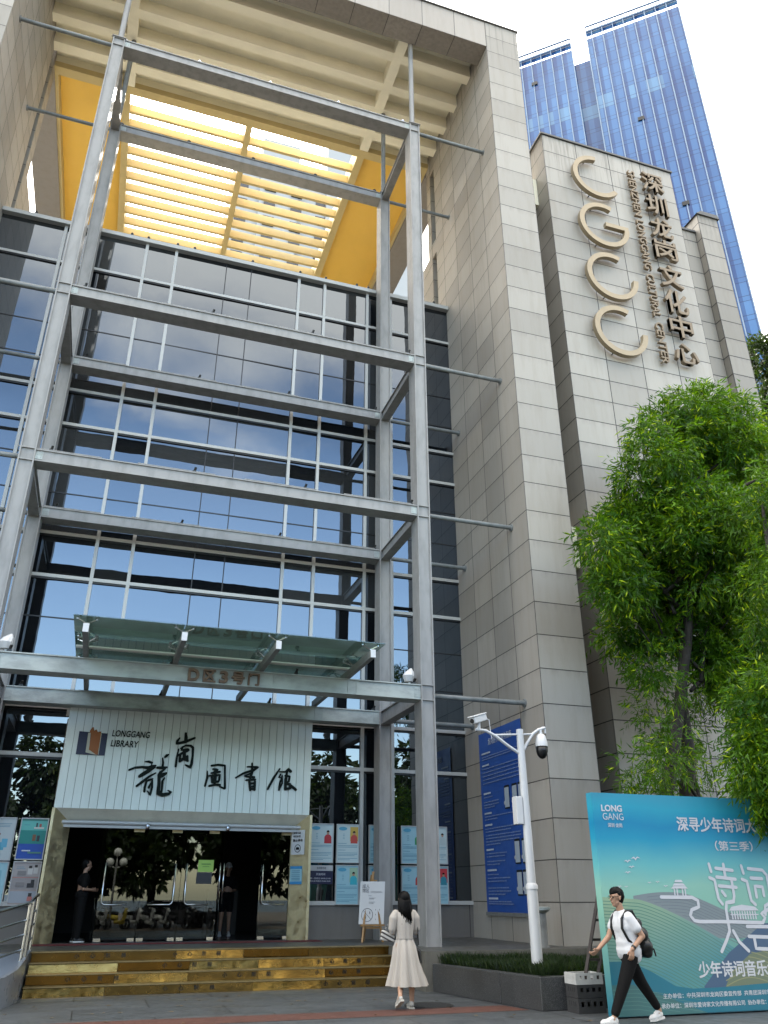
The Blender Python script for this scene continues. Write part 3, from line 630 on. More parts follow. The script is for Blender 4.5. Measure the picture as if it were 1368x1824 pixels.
# ---------------------------------------------------------------- glass canopy on the lowest beams
CN = thing('glass_canopy', 'green glass canopy on steel arms and spider fittings above the gate sign', 'canopy', (2.05, 18, 6.04))
AX = (-0.74, 1.07, 2.92, 4.90)
for x in AX:
    g = B(); g.box(x-0.05, x+0.05, 15.45, 20.6, 6.045, 6.20); a = g.build('arm', M['pipe'], CN)
    h = B(); h.box(x-0.053, x+0.053, 15.43, 15.45, 6.04, 6.205); h.build('end_cap', M['white'], a)
    for y in (15.62, 16.95, 18.6, 20.2):
        h = B(); h.tube([(x, y, 6.2), (x, y, 6.26)], 0.018, 8)
        for dx in (-0.17, 0.17):
            for dy in ((0,) if y < 16 else (-0.14, 0.14)):
                h.tube([(x, y, 6.25), (x+dx, y+dy, 6.34)], 0.013, 6); h.tube([(x+dx, y+dy, 6.33), (x+dx, y+dy, 6.365)], 0.035, 8)
        h.build('spider_fitting', M['chrome'], a)
xs = (-1.0, 1.07, 2.92, 5.2); ys = (15.5, 16.95, 18.6, 20.45)
for i in range(3):
    for j in range(3):
        g = B(); g.box(xs[i]+0.006, xs[i+1]-0.006, ys[j]+0.006, ys[j+1]-0.006, 6.366, 6.384); g.build('glass_panel', M['canopy_glass'], CN)
g = B(); g.tube([(-0.95, 17.2, 6.23), (5.1, 17.2, 6.23)], 0.035, 8); g.build('gutter_pipe', M['alu'], CN)

# ---------------------------------------------------------------- cultural centre block with raised lettering
CB = thing('sign_tower', 'pale stone tower block carrying big round gold letters and vertical lettering', 'building', (15.1, 18.05, 0))
g = B(); g.box(12.25, 17.97, 18.05, 27.5, 0, 27.48); g.build('wall', M['block'], CB)
g = B(); g.box(12.19, 18.03, 17.99, 18.5, 27.48, 27.56); g.box(12.19, 12.6, 18.5, 27.5, 27.48, 27.56); g.build('coping', M['coping'], CB)
for z0, z1 in ((24.55, 25.85), (10.2, 11.5)):
    g = B(); g.box(10.75, 12.25, 18.75, 20.0, z0, z1); g.build('link_beam', M['cream'], CB)
M['gold'] = worn('champagne_gold', (0.47, 0.37, 0.24), 0.42, 0.15, 3, (1, 1, 1), 0.7, metal=0.25)
M['gold_dark'] = worn('brown_gold', (0.30, 0.22, 0.14), 0.45, 0.3, 5, (1, 1, 1), 0.6, metal=0.2)
def arc(name, cx, cz, r, w, a0, a1, y0, y1, extra=None):
    g = B(); n = 40; V = []; F = []
    for k in range(n+1):
        t = R(a0+(a1-a0)*k/n)
        for rr in (r+w/2, r-w/2):
            for yy in (y0, y1): V.append((cx+rr*math.cos(t), yy, cz+rr*math.sin(t)))
    for k in range(n):
        a = 4*k; b = a+4
        F += [(a, a+2, b+2, b), (a+1, b+1, b+3, a+3), (a, b, b+1, a+1), (a+2, a+3, b+3, b+2)]
    F += [(0, 1, 3, 2), (4*n, 4*n+2, 4*n+3, 4*n+1)]
    g.add(V, F)
    if extra: g.box(*extra)
    return g.build(name, M['gold'], CB, auto=30)
YL0, YL1 = 17.74, 17.90
for cx, cz, a0, a1, ex in ((14.23, 25.66, 88, 322, None), (14.23, 23.27, 66, 358, (14.28, 15.225, YL0+0.002, YL1-0.002, 23.22, 23.40)), (14.23, 20.90, 66, 360, None), (14.23, 18.55, 66, 361, None)):
    arc('round_letter', cx, cz, 0.915, 0.19, a0, a1, YL0, YL1, ex)
    g = B()
    for a in (110, 180, 250, 310): g.tube([(cx+0.915*math.cos(R(a)), YL1, cz+0.915*math.sin(R(a))), (cx+0.915*math.cos(R(a)), 18.06, cz+0.915*math.sin(R(a)))], 0.02, 6)
    g.build('letter_stud', M['pipe'], CB)
zs = [(25.80, 26.75), (24.62, 25.57), (23.47, 24.40), (22.42, 23.33), (21.12, 22.12), (19.93, 20.98), (18.88, 19.82), (17.80, 18.62)]
for ch, (z0, z1) in zip('深圳龙岗文化中心', zs):
    txt('hanzi_letter', ch, (16.30, 17.92, z0), (1, 0, 0), (0, 0, 1), 0.95, z1-z0, 0.14, M['gold_dark'], CB, bold=0.014)
for wd, za, zb in (('SHENZHEN', 24.32, 26.66), ('LONGGANG', 21.75, 24.10), ('CULTURAL', 19.62, 21.52), ('CENTER', 17.66, 19.38)):
    txt('latin_lettering', wd, (15.74, 17.94, za), (1, 0, 0), (0, 0, 1), 0.31, zb-za, 0.10, M['gold_dark'], CB, rot=-90, bold=0.012)
# second block beyond it
B3 = thing('stair_tower', 'narrow stepped stone tower block with dark stains standing behind the sign tower', 'building', (21.1, 19.7, 0))
M['block3'] = stone('stone_block3', (0.40, 0.365, 0.315), 20.58, 1.02, 19.7, 1.4, 27.3-0.86*40, 0.86, w=0.045, top=27.8)
g = B(); g.box(20.58, 21.6, 19.7, 30, 0, 27.75); g.build('wall', M['block3'], B3)
g = B(); g.box(18.2, 20.58, 20.0, 30, 0, 26.95); g.build('return_wall', M['block3'], B3)
g = B(); g.prism([(20.5, 27.75), (21.68, 27.75), (21.6, 27.95), (20.75, 27.95)], (0, 19.62, 0), (1, 0, 0), (0, 0, 1), -1.2); g.box(18.1, 20.56, 19.93, 21, 26.95, 27.05); g.build('coping', M['coping'], B3)

# ---------------------------------------------------------------- blue glass tower far behind
def tower_glass():
    m = mat('blue_curtain_glass', (0.05, 0.13, 0.34), 0.12, 0.0, 1.4); k = NB(m); g = k.pos()
    dv = k.n('ShaderNodeVectorMath', operation='DOT_PRODUCT'); k.L.new(g.outputs['Position'], dv.inputs[0]); dv.inputs[1].default_value = (-math.sin(R(49.2)), math.cos(R(49.2)), 0)
    sp = k.n('ShaderNodeSeparateXYZ'); k.L.new(g.outputs['Position'], sp.inputs[0])
    u = k.math('DIVIDE', dv.outputs['Value'], 1.0); v = k.math('DIVIDE', sp.outputs['Z'], 3.6)
    v2 = k.math('DIVIDE', k.math('FLOOR', k.math('MULTIPLY', k.math('FRACT', v), 3.0)), 1.0)
    cb = k.n('ShaderNodeCombineXYZ'); k.L.new(k.math('FLOOR', u), cb.inputs[0]); k.L.new(k.math('FLOOR', v), cb.inputs[1])
    wn = k.n('ShaderNodeTexWhiteNoise', noise_dimensions='2D'); k.L.new(cb.outputs[0], wn.inputs['Vector'])
    stripe = k.math('MODULO', k.math('FLOOR', u), 2.0); stripe = k.math('ABSOLUTE', stripe)
    fl = k.n('ShaderNodeTexWhiteNoise', noise_dimensions='1D'); k.L.new(k.math('FLOOR', v), fl.inputs['W'])
    f = k.math('ADD', k.math('MULTIPLY', stripe, 0.5), k.math('MULTIPLY', wn.outputs['Value'], 0.35))
    f = k.math('ADD', f, k.ramp(k.noise(0.035, 3), 0.35, 0.7, -0.2, 0.35), clamp=True)
    c = k.mix(f, (0.018, 0.070, 0.235), (0.085, 0.225, 0.48))
    pale = k.math('GREATER_THAN', k.math('ADD', fl.outputs['Value'], k.math('MULTIPLY', wn.outputs['Value'], 0.25)), 1.02)
    c = k.mix(k.math('MULTIPLY', pale, 0.5), c, (0.19, 0.37, 0.55))
    fr = k.math('FRACT', v)
    ln = k.math('MAXIMUM', k.math('LESS_THAN', fr, 0.035), k.math('LESS_THAN', k.math('ABSOLUTE', k.math('SUBTRACT', fr, 0.28)), 0.018))
    c = k.mix(k.math('MULTIPLY', ln, 0.65), c, (0.006, 0.02, 0.09)); k.col(c)
    return m
M['tower'] = tower_glass(); M['fin'] = mat('pale_fin', (0.26, 0.36, 0.50), 0.5)
TD = Vector((-math.sin(R(49.2)), math.cos(R(49.2)), 0)); TN = Vector((TD.y, -TD.x, 0)); T0 = Vector((82.76, 72.47, 0))
TW = thing('glass_tower', 'tall blue glass office tower rising behind the stone blocks', 'skyscraper', T0)
def slab(name, a0, a1, z1, dep, off, m):
    g = B(); p = [T0+TD*a0+TN*(-off), T0+TD*a1+TN*(-off), T0+TD*a1+TN*(-off-dep), T0+TD*a0+TN*(-off-dep)]
    v = [Vector((q.x, q.y, 0)) for q in p]+[Vector((q.x, q.y, z1)) for q in p]
    g.add(v, [(4, 5, 6, 7), (0, 1, 5, 4), (1, 2, 6, 5), (2, 3, 7, 6), (3, 0, 4, 7)]); return g.build(name, m, TW)
sgn = 1
if TN.dot(Vector((0, 0, 0))-T0) < 0: TN = -TN
slab('facade', 0, 17.1, 153.5, 14, 0, M['tower']); slab('facade', 20.2, 38, 152.0, 14, 0, M['tower']); slab('recess', 17.0, 20.3, 149.5, 10, 1.6, M['tower'])
M['tower_side'] = mat('tower_side', (0.55, 0.66, 0.82), 0.3)
for a0, a1, zt in ((0, 17.1, 157.0), (20.2, 38, 155.3)):
    n = int((a1-a0)/2.0)+1
    for i in range(n+1):
        a = a0+min(i*2.0, a1-a0)
        p = T0+TD*a+TN*0.15; g = B(); g.bar((p.x, p.y, 30), (p.x, p.y, zt), 0.07, 0.2); g.build('fin', M['fin'], TW)
    for z in (zt-1.5, zt):
        p = T0+TD*a0+TN*0.1; q = T0+TD*a1+TN*0.1; g = B(); g.bar((p.x, p.y, z), (q.x, q.y, z), 0.35, 0.25); g.build('crown_rail', M['fin'], TW)
    p = T0+TD*a0-TN*0.3; q = T0+TD*a1-TN*0.3; g = B(); g.bar((p.x, p.y, zt-1.5), (q.x, q.y, zt-1.5), 0.1, 2.0); g.build('crown_screen', M['tower'], TW)
for a, z in ((9.7, 127.4), (27.5, 146.0), (9.0, 111.0), (5.6, 105.0)):
    p = T0+TD*a+TN*0.1; q = T0+TD*(a+1.1)+TN*0.1; g = B(); g.bar((p.x, p.y, z), (q.x, q.y, z), 0.3, 0.8); g.build('open_window', M['black'], TW)

# ---------------------------------------------------------------- apartment block seen through the skylight
AP = thing('apartment_block', 'pale apartment block glimpsed through the yellow skylight slats', 'apartment building', (16, 80, 0))
M['apt'] = mat('apartment_wall', (0.52, 0.54, 0.56), 0.8)
g = B(); g.box(5.2, 30, 80, 95, 0, 93); g.build('wall', M['apt'], AP)
g = B(); g.box(8.8, 14, 79.2, 82, 0, 97); g.box(18, 25, 79.4, 84, 0, 99); g.build('stair_core', M['apt'], AP)
wm = None
for i in range(6):
    for j in range(14):
        x = 6.6+3.6*i; z = 50+3.1*j
        y = 78.95 if 8.8 < x < 14 else 79.1 if 18 < x < 25 else 79.9
        if wm is None:
            b = B(); b.box(-0.75, 0.75, 0, 0.3, 0, 1.5); wm = b.mesh('window'); wm.materials.append(mat('window_glass', (0.05, 0.06, 0.08), 0.1))
        o = bpy.data.objects.new('window', wm); COL.objects.link(o); o.parent = AP; o.location = Vector((x, y, z))-ORG[AP.name]

# ================================================================ OBJECTS
# ---------------------------------------------------------------- posters on the glass
M['sky_print'] = mat('light_blue_print', (0.40, 0.68, 0.78), 0.35)
M['pale_print'] = mat('pale_print', (0.62, 0.76, 0.78), 0.35)
M['print_ink'] = mat('blue_ink', (0.10, 0.30, 0.42), 0.5)
M['frame_alu'] = mat('frame_aluminium', (0.60, 0.61, 0.62), 0.35, 0.3)
M['skin'] = mat('skin', (0.50, 0.29, 0.19), 0.5); M['hair'] = mat('black_hair', (0.004, 0.0035, 0.0035), 0.5, spec=0.12)
FLAT = {}
def flat(c, r=0.45):
    k = tuple(round(x, 3) for x in c)
    if k not in FLAT: FLAT[k] = mat('print_colour', c, r)
    return FLAT[k]
NY = 21.06
def poster(x0, x1, z0, z1, label, base, blocks=(), lines=(), face=None, title=None, cat='poster', group='framed posters on the glass wall'):
    t = thing('poster', label, cat, ((x0+x1)/2, NY, z0), group)
    g = B(); w = 0.022
    g.box(x0, x1, NY-0.02, NY+0.06, z0, z0+w); g.box(x0, x1, NY-0.02, NY+0.06, z1-w, z1); g.box(x0, x0+w, NY-0.02, NY+0.06, z0+w, z1-w); g.box(x1-w, x1, NY-0.02, NY+0.06, z0+w, z1-w)
    g.build('frame', M['frame_alu'], t)
    g = B(); g.box(x0+w, x1-w, NY, NY+0.05, z0+w, z1-w); g.build('sheet', base, t)
    W = x1-x0; H = z1-z0; d = 0.002
    for i, (a, b_, c, e, col) in enumerate(blocks):
        g = B(); g.box(x0+W*a, x0+W*c, NY-0.002-0.0012*i, NY, z0+H*b_, z0+H*e); g.build('picture', flat(col), t)
    if face:   # a printed half-length portrait
        fx, fz, s, cloth = face; cx = x0+W*fx; cz = z0+H*fz
        g = B(); g.prism([(cx+s*u, cz+s*v) for u, v in ((-.5, -1), (.5, -1), (.48, -.2), (.3, .05), (.1, .12), (-.1, .12), (-.3, .05), (-.48, -.2))], (0, NY-0.004, 0), (1, 0, 0), (0, 0, 1), 0.002); g.build('portrait', flat(cloth), t)
        g = B(); g.prism([(cx+.19*s*math.cos(a*.628), cz+s*.33+.25*s*math.sin(a*.628)) for a in range(10)], (0, NY-0.006, 0), (1, 0, 0), (0, 0, 1), 0.002); g.build('portrait', M['skin'], t)
        g = B(); g.prism([(cx+.21*s*math.cos(a*.45), cz+s*.40+.22*s*math.sin(a*.45)) for a in range(8)], (0, NY-0.0085, 0), (1, 0, 0), (0, 0, 1), 0.002); g.build('portrait', M['hair'], t)
    g = B()
    for (a, b_, c) in lines: g.box(x0+W*a, x0+W*c, NY-0.003, NY, z0+H*b_-0.005, z0+H*b_+0.004)
    if lines: g.build('small_print', M['print_ink'], t)
    if title:
        s, a, b_, w_, h_, col = title; txt('title', s, (x0+W*a, NY-0.0105, z0+H*b_), (1, 0, 0), (0, 0, 1), W*w_, H*h_, 0.003, flat(col), t, bold=0.015)
    return t
def reader(x0, x1, z0, z1, label, cloth, back, bgcol=None):
    L = [(0.08, 0.50, 0.45), (0.08, 0.44, 0.92), (0.08, 0.405, 0.92), (0.08, 0.33, 0.40), (0.08, 0.26, 0.92), (0.08, 0.225, 0.92), (0.08, 0.19, 0.80), (0.08, 0.12, 0.92), (0.08, 0.085, 0.6), (0.28, 0.62, 0.36), (0.28, 0.66, 0.36), (0.28, 0.70, 0.36), (0.28, 0.74, 0.36)]
    bl = [(0.06, 0.45, 0.94, 0.452, (0.1, 0.3, 0.4))]
    if bgcol: bl.append((0.60, 0.56, 0.95, 0.93, bgcol))
    t = poster(x0, x1, z0, z1, label, back, bl, L, (0.77, 0.70, (x1-x0)*0.30, cloth))
    g = B(); cx = x0+(x1-x0)*0.28; cz = z0+(z1-z0)*0.88
    g.prism([(cx+0.11*math.cos(a*.524), cz+0.045*math.sin(a*.524)) for a in range(12)], (0, NY-0.004, 0), (1, 0, 0), (0, 0, 1), 0.003); g.build('badge', flat((0.10, 0.42, 0.62)), t)
    return t
A, Bz = (2.345, 3.258), (1.405, 2.305)
reader(5.03, 5.66, *A, 'light blue reader poster with a figure in red, first column right of the doors', (0.55, 0.03, 0.04), M['pale_print'])
reader(5.74, 6.34, *A, 'reader poster with a yellow backed figure wearing a red and white sash', (0.60, 0.08, 0.06), M['pale_print'], (0.65, 0.45, 0.08))
reader(5.74, 6.34, *Bz, 'light blue reader poster with a figure in turquoise, below the yellow backed figure', (0.05, 0.50, 0.62), M['sky_print'], (0.42, 0.60, 0.42))
reader(6.60, 7.22, *A, 'upper light blue reader poster half hidden behind the rear steel column', (0.03, 0.20, 0.12), M['sky_print'])
reader(6.60, 7.22, *Bz, 'lower light blue reader poster half hidden behind the rear steel column', (0.05, 0.25, 0.12), M['sky_print'])
reader(7.47, 8.08, *A, 'upper reader poster with a figure in green, just left of the front steel column', (0.04, 0.35, 0.12), M['sky_print'])
reader(7.47, 8.08, *Bz, 'reader poster with a small figure in red, behind the long haired woman', (0.55, 0.05, 0.04), M['sky_print'])
reader(8.17, 8.76, *A, 'reader poster with a pale figure in white, right of the steel column', (0.55, 0.66, 0.68), M['pale_print'])
reader(8.17, 8.76, *Bz, 'reader poster with a red backed figure in a teal jacket', (0.04, 0.28, 0.38), M['sky_print'], (0.60, 0.05, 0.06))
poster(-1.69, -1.10, 2.33, 3.21, 'poster in teal, green and royal blue bands, left of the door jamb', flat((0.02, 0.10, 0.50)),
       [(0.04, 0.70, 0.96, 0.96, (0.16, 0.60, 0.55)), (0.04, 0.38, 0.96, 0.70, (0.02, 0.30, 0.27)), (0.04, 0.93, 0.96, 0.975, (0.05, 0.25, 0.22)), (0.5, 0.74, 0.86, 0.78, (0.8, 0.8, 0.75)), (0.56, 0.78, 0.62, 0.88, (0.05, 0.08, 0.09)), (0.68, 0.78, 0.76, 0.86, (0.5, 0.12, 0.1)), (0.5, 0.45, 0.62, 0.6, (0.25, 0.12, 0.06)), (0.66, 0.44, 0.76, 0.58, (0.04, 0.05, 0.06)), (0.2, 0.20, 0.5, 0.23, (0.75, 0.8, 0.85)), (0.42, 0.15, 0.9, 0.19, (0.1, 0.3, 0.25))], [(0.14, 0.83, 0.34), (0.14, 0.55, 0.34)])
poster(-1.69, -1.10, 1.41, 2.30, 'grey and dusty pink poster with three rows of reading people', flat((0.45, 0.38, 0.37)),
       [(0.04, 0.66, 0.96, 0.94, (0.50, 0.46, 0.45)), (0.04, 0.36, 0.96, 0.62, (0.40, 0.37, 0.37)), (0.04, 0.06, 0.96, 0.32, (0.42, 0.46, 0.52)), (0.04, 0.62, 0.96, 0.635, (0.55, 0.22, 0.18)), (0.55, 0.70, 0.72, 0.84, (0.75, 0.73, 0.7)), (0.57, 0.84, 0.68, 0.90, (0.04, 0.03, 0.03)), (0.75, 0.72, 0.9, 0.86, (0.7, 0.68, 0.66)), (0.77, 0.86, 0.87, 0.92, (0.04, 0.03, 0.03)), (0.6, 0.4, 0.85, 0.5, (0.03, 0.03, 0.035)), (0.72, 0.5, 0.84, 0.58, (0.03, 0.03, 0.03)), (0.68, 0.1, 0.85, 0.2, (0.6, 0.2, 0.18)), (0.7, 0.2, 0.82, 0.28, (0.04, 0.03, 0.03)), (0.2, 0.68, 0.5, 0.78, (0.3, 0.28, 0.28)), (0.2, 0.42, 0.5, 0.52, (0.28, 0.26, 0.26))], [(0.14, 0.87, 0.4), (0.14, 0.83, 0.45), (0.14, 0.56, 0.4), (0.14, 0.52, 0.4), (0.14, 0.26, 0.4), (0.14, 0.22, 0.45)])
poster(-2.38, -1.78, 2.31, 3.21, 'white and blue poster with a balloon drawing, cut by the left picture edge', flat((0.60, 0.68, 0.70)), [(0.35, 0.24, 0.7, 0.42, (0.10, 0.45, 0.62)), (0.6, 0.3, 0.8, 0.5, (0.15, 0.5, 0.7)), (0.45, 0.58, 0.52, 0.63, (0.4, 0.2, 0.12))], [(0.2, 0.85, 0.85), (0.2, 0.78, 0.8), (0.2, 0.815, 0.8)])
poster(-2.38, -1.78, 1.41, 2.29, 'plain sky blue poster below the balloon poster at the left edge', M['sky_print'], [(0.4, 0.5, 0.8, 0.8, (0.25, 0.55, 0.65))], [(0.2, 0.3, 0.8), (0.2, 0.25, 0.8)])
# opening hours plate
t = thing('hours_plate', 'dark blue opening hours plate with a white header strip beside the door jamb', 'sign', (5.35, NY, 1.86))
g = B(); g.box(5.035, 5.665, NY, NY+0.04, 1.865, 2.16); g.build('plate', M['navy'], t)
g = B(); g.box(5.035, 5.665, NY, NY+0.04, 2.165, 2.29); g.build('header', flat((0.55, 0.56, 0.57)), t)
txt('lettering', '龙岗图书馆', (5.25, NY-0.003, 2.20), (1, 0, 0), (0, 0, 1), 0.24, 0.055, 0.003, M['black'], t)
W3 = flat((0.75, 0.77, 0.82))
txt('lettering', '开放时间', (5.24, NY-0.003, 2.06), (1, 0, 0), (0, 0, 1), 0.23, 0.055, 0.003, W3, t)
txt('lettering', '周一至周五 09:00-21:00', (5.09, NY-0.003, 1.975), (1, 0, 0), (0, 0, 1), 0.52, 0.036, 0.003, W3, t)
txt('lettering', '周末及节假日 09:00-18:00', (5.09, NY-0.003, 1.915), (1, 0, 0), (0, 0, 1), 0.52, 0.036, 0.003, W3, t)
# address notice and blue notice on the right jamb
JO = Vector((4.70, 21.07, 0)); JX = Vector((0.62, -0.72, 0)).normalized()
t = thing('address_notice', 'white address and no parking notice high on the right brass jamb', 'notice', (4.8, 20.9, 2.55))
o_ = Vector((4.655, 21.09, 0))+Vector((-0.75, -0.66, 0))*0.02
def jamb(u, z): return Vector((4.595+0.36*u, 21.15-0.42*u, z))+Vector((-0.75, -0.64, 0))*0.012
jx = (jamb(1, 0)-jamb(0, 0)).normalized()
g = B(); g.prism([(0, 2.52), (0.40, 2.52), (0.40, 3.08), (0, 3.08)], jamb(0.05, 0), jx, (0, 0, 1), 0.008); g.build('sheet', M['white'], t)
jo = Vector(jamb(0.05, 0))+Vector((-0.75, -0.64, 0))*0.012
txt('lettering', '龙翔大道', jo+jx*0.06+Vector((0, 0, 2.99)), jx, (0, 0, 1), 0.22, 0.05, 0.003, M['black'], t, bold=0.02)
txt('lettering', '8308号', jo+jx*0.06+Vector((0, 0, 2.91)), jx, (0, 0, 1), 0.22, 0.055, 0.003, M['black'], t, bold=0.01)
txt('lettering', '禁止停车', jo+jx*0.05+Vector((0, 0, 2.81)), jx, (0, 0, 1), 0.30, 0.065, 0.003, M['black'], t, bold=0.03)
g = B(); c = jo+jx*0.20+Vector((0, 0, 2.66))
g.tube([c+jx*(0.085*math.cos(a*.2618))+Vector((0, 0, 0.085*math.sin(a*.2618))) for a in range(25)], 0.007, 6, False)
g.prism([(-.05, -.03), (.05, -.03), (.05, .0), (.03, .03), (-.03, .03), (-.05, 0)], c, jx, (0, 0, 1), 0.003); g.build('symbol', M['black'], t)
t = thing('blue_notice', 'small light blue notice stuck on the lower part of the right brass jamb', 'notice', (4.8, 20.9, 1.9))
g = B(); g.prism([(0, 1.86), (0.36, 1.86), (0.36, 2.26), (0, 2.26)], jamb(0.05, 0), jx, (0, 0, 1), 0.006); g.build('sheet', M['sky_print'], t)
g = B(); g.prism([(0.0, 2.20), (0.36, 2.20), (0.36, 2.26), (0, 2.26)], jo, jx, (0, 0, 1), 0.001); g.prism([(0.0, 1.86), (0.36, 1.86), (0.36, 1.92), (0, 1.92)], jo, jx, (0, 0, 1), 0.001); g.build('band', flat((0.05, 0.32, 0.65)), t)
g = B()
for z in (2.15, 2.11, 2.06, 2.02, 1.98, 1.95): g.prism([(0.05, z), (0.30, z), (0.30, z+0.012), (0.05, z+0.012)], jo, jx, (0, 0, 1), 0.001)
g.build('small_print', M['print_ink'], t)
t = thing('door_notice', 'yellow green notice taped on the third glass door leaf', 'notice', (2.55, 21.19, 2.1))
g = B(); g.box(2.38, 2.74, 21.185, 21.197, 2.12, 2.38); g.build('sheet', flat((0.42, 0.66, 0.12)), t)
g = B(); g.box(2.45, 2.67, 21.180, 21.186, 2.28, 2.30); g.box(2.48, 2.64, 21.180, 21.186, 2.23, 2.24); g.build('small_print', flat((0.08, 0.25, 0.04)), t)
g = B(); g.box(2.36, 2.72, 21.187, 21.197, 1.86, 2.11); g.build('lower_sheet', flat((0.03, 0.03, 0.035)), t)
# mat
t = tag(B().box(-1.0, 5.22, 20.15, 20.72, PZ+0.001, PZ+0.014).build('door_mat', worn('red_carpet', (0.12, 0.012, 0.018), 0.9, 0.3, 6, (1, 1, 1), 0.5), origin=(2.1, 20.4, PZ), bevel=0.004), 'dark red carpet runner laid along the foot of the doors', 'mat')

# ---------------------------------------------------------------- easel sign
M['wood'] = worn('easel_wood', (0.46, 0.26, 0.10), 0.5, 0.3, 12, (1, 1, 0.2), 0.7)
t = thing('easel_sign', 'white reading zone board standing on a small wooden easel', 'sign', (6.2, 19.6, PZ))
def tilt(x, z, dy=0): return Vector((x, 19.5+(z-PZ)*0.16+dy, z))
g = B(); g.prism([(5.90, 0), (6.50, 0), (6.50, 0.90), (5.90, 0.90)], tilt(0, 1.02, 0.02), (1, 0, 0), Vector((0.09, 0.16, 1)).normalized(), 0.02); g.build('board', M['white'], t, bevel=0.004)
for xa, xb in ((5.95, 6.12), (6.44, 6.36)):
    g = B(); g.bar(tilt(xa, PZ, -0.06), tilt(xb, 1.55, 0.05), 0.04, 0.03); g.build('leg', M['wood'], t)
g = B(); g.bar((6.2, 20.15, PZ), (6.27, 19.78, 2.05), 0.035, 0.03); g.build('leg', M['wood'], t)
g = B(); g.bar(tilt(6.26, 1.8, 0.03), tilt(6.31, 2.12, 0.03), 0.05, 0.03); g.bar(tilt(6.22, 1.93, 0.01), tilt(6.38, 1.93, 0.01), 0.03, 0.03); g.build('mast', M['wood'], t)
g = B(); g.bar(tilt(5.93, 1.0, -0.03), tilt(6.50, 1.0, -0.03), 0.06, 0.035); g.bar(tilt(6.0, 0.95, 0.0), tilt(6.42, 0.95, 0.0), 0.03, 0.04); g.build('ledge', M['wood'], t)
eu = Vector((0.09, 0.16, 1)).normalized(); eo = tilt(5.90, 1.02, 0.02)+Vector((0, -0.024, 0.004))
GR = flat((0.16, 0.16, 0.17))
txt('lettering', '成人\n馆区', eo+Vector((1, 0, 0))*0.05+eu*0.66, (1, 0, 0), eu, 0.17, 0.18, 0.003, GR, t)
for a, b_, c in ((0.25, 0.68, 0.52), (0.25, 0.655, 0.54), (0.2, 0.59, 0.28), (0.22, 0.54, 0.38), (0.22, 0.52, 0.34), (0.22, 0.455, 0.36), (0.22, 0.43, 0.33)):
    g = B(); g.prism([(a, b_), (c, b_), (c, b_+0.009), (a, b_+0.009)], eo, (1, 0, 0), eu, 0.003); g.build('text_line', flat((0.45, 0.45, 0.46)), t)
g = B(); g.tube([eo+Vector((0.19+0.135*math.cos(a*.2094), 0, 0))+eu*(0.19+0.135*math.sin(a*.2094)) for a in range(31)], 0.005, 6, False)
g.tube([eo+Vector((0.095, 0, 0))+eu*0.285, eo+Vector((0.285, 0, 0))+eu*0.095], 0.004, 6); g.build('symbol', GR, t)
def little(u, v, s, nm='symbol'):
    g = B(); g.prism([(u-.2*s, v-s), (u-.05*s, v-.4*s), (u+.05*s, v-.4*s), (u+.25*s, v-s), (u+.3*s, v-.1*s), (u+.1*s, v+.25*s), (u-.25*s, v+.1*s)], eo, (1, 0, 0), eu, 0.003)
    g.prism([(u+.02*s+.18*s*math.cos(a*.8), v+.45*s+.2*s*math.sin(a*.8)) for a in range(8)], eo, (1, 0, 0), eu, 0.003); g.build(nm, GR, t)
little(0.15, 0.15, 0.05); little(0.25, 0.24, 0.045)
for u in (0.39, 0.48):
    for v in (0.10, 0.20, 0.30): little(u, v, 0.022)

# ---------------------------------------------------------------- ramp wall and handrail
M['ramp'] = worn('ramp_metal', (0.20, 0.22, 0.25), 0.3, 0.3, 2, (1, 1, 1), 0.6)
t = thing('ramp', 'grey metal sided wheelchair ramp curving away left of the steps', 'ramp', (-1.5, 17, 0))
path = [(-0.90, 18.3), (-0.90, 17.15), (-0.95, 16.3), (-1.08, 15.6), (-1.5, 15.1), (-3.0, 14.9)]
hz = [0.68, 0.60, 0.50, 0.44, 0.42, 0.40]
g = B(); V = []; F = []
for (x, y), z in zip(path, hz): V += [(x, y, 0), (x, y, z), (x-0.06, y+0.04, z), (x-0.06, y+0.04, 0)]
for i in range(len(path)-1):
    a = 4*i; b_ = a+4; F += [(a, a+1, b_+1, b_), (a+1, a+2, b_+2, b_+1), (a+2, a+3, b_+3, b_+2)]
F += [(0, 3, 2, 1)]
g.add(V, F); g.build('side_panel', M['ramp'], t, auto=40)
g = B(); V = [(-0.955, 18.34, 0.655), (-0.955, 17.15, 0.575), (-1.0, 16.3, 0.475), (-1.13, 15.65, 0.415), (-1.55, 15.15, 0.395), (-3.0, 14.95, 0.375), (-6, 14.95, 0.37), (-6, 18.34, 0.66)]
g.add(V, [tuple(range(7, -1, -1))]); g.build('deck', mat('ramp_deck', (0.16, 0.20, 0.27), 0.35), t)
t = thing('handrail', 'polished steel handrail with four rails beside the ramp', 'handrail', (-1.3, 17, 0.5))
for x, y, z0, z1 in ((-0.99, 17.35, 0.55, 1.47), (-0.94, 17.42, 0.55, 1.50), (-0.93, 18.55, 0.66, 1.62), (-1.9, 15.6, 0.38, 1.22)):
    g = B(); g.tube([(x, y, z0), (x, y, z1)], 0.027, 12); g.tube([(x, y, z0), (x, y, z0+0.02)], 0.05, 12); g.build('post', M['chrome'], t, auto=40)
for k, dz in enumerate((0, 0.27, 0.50, 0.74)):
    r = 0.03 if k == 0 else 0.02
    g = B(); g.tube([(-0.93, 18.55, 1.62-dz), (-0.96, 17.9, 1.56-dz), (-0.99, 17.38, 1.48-dz), (-1.9, 15.6, 1.22-dz), (-3.2, 14.6, 1.12-dz)], r, 10); g.build('rail', M['chrome'], t, smooth=True)

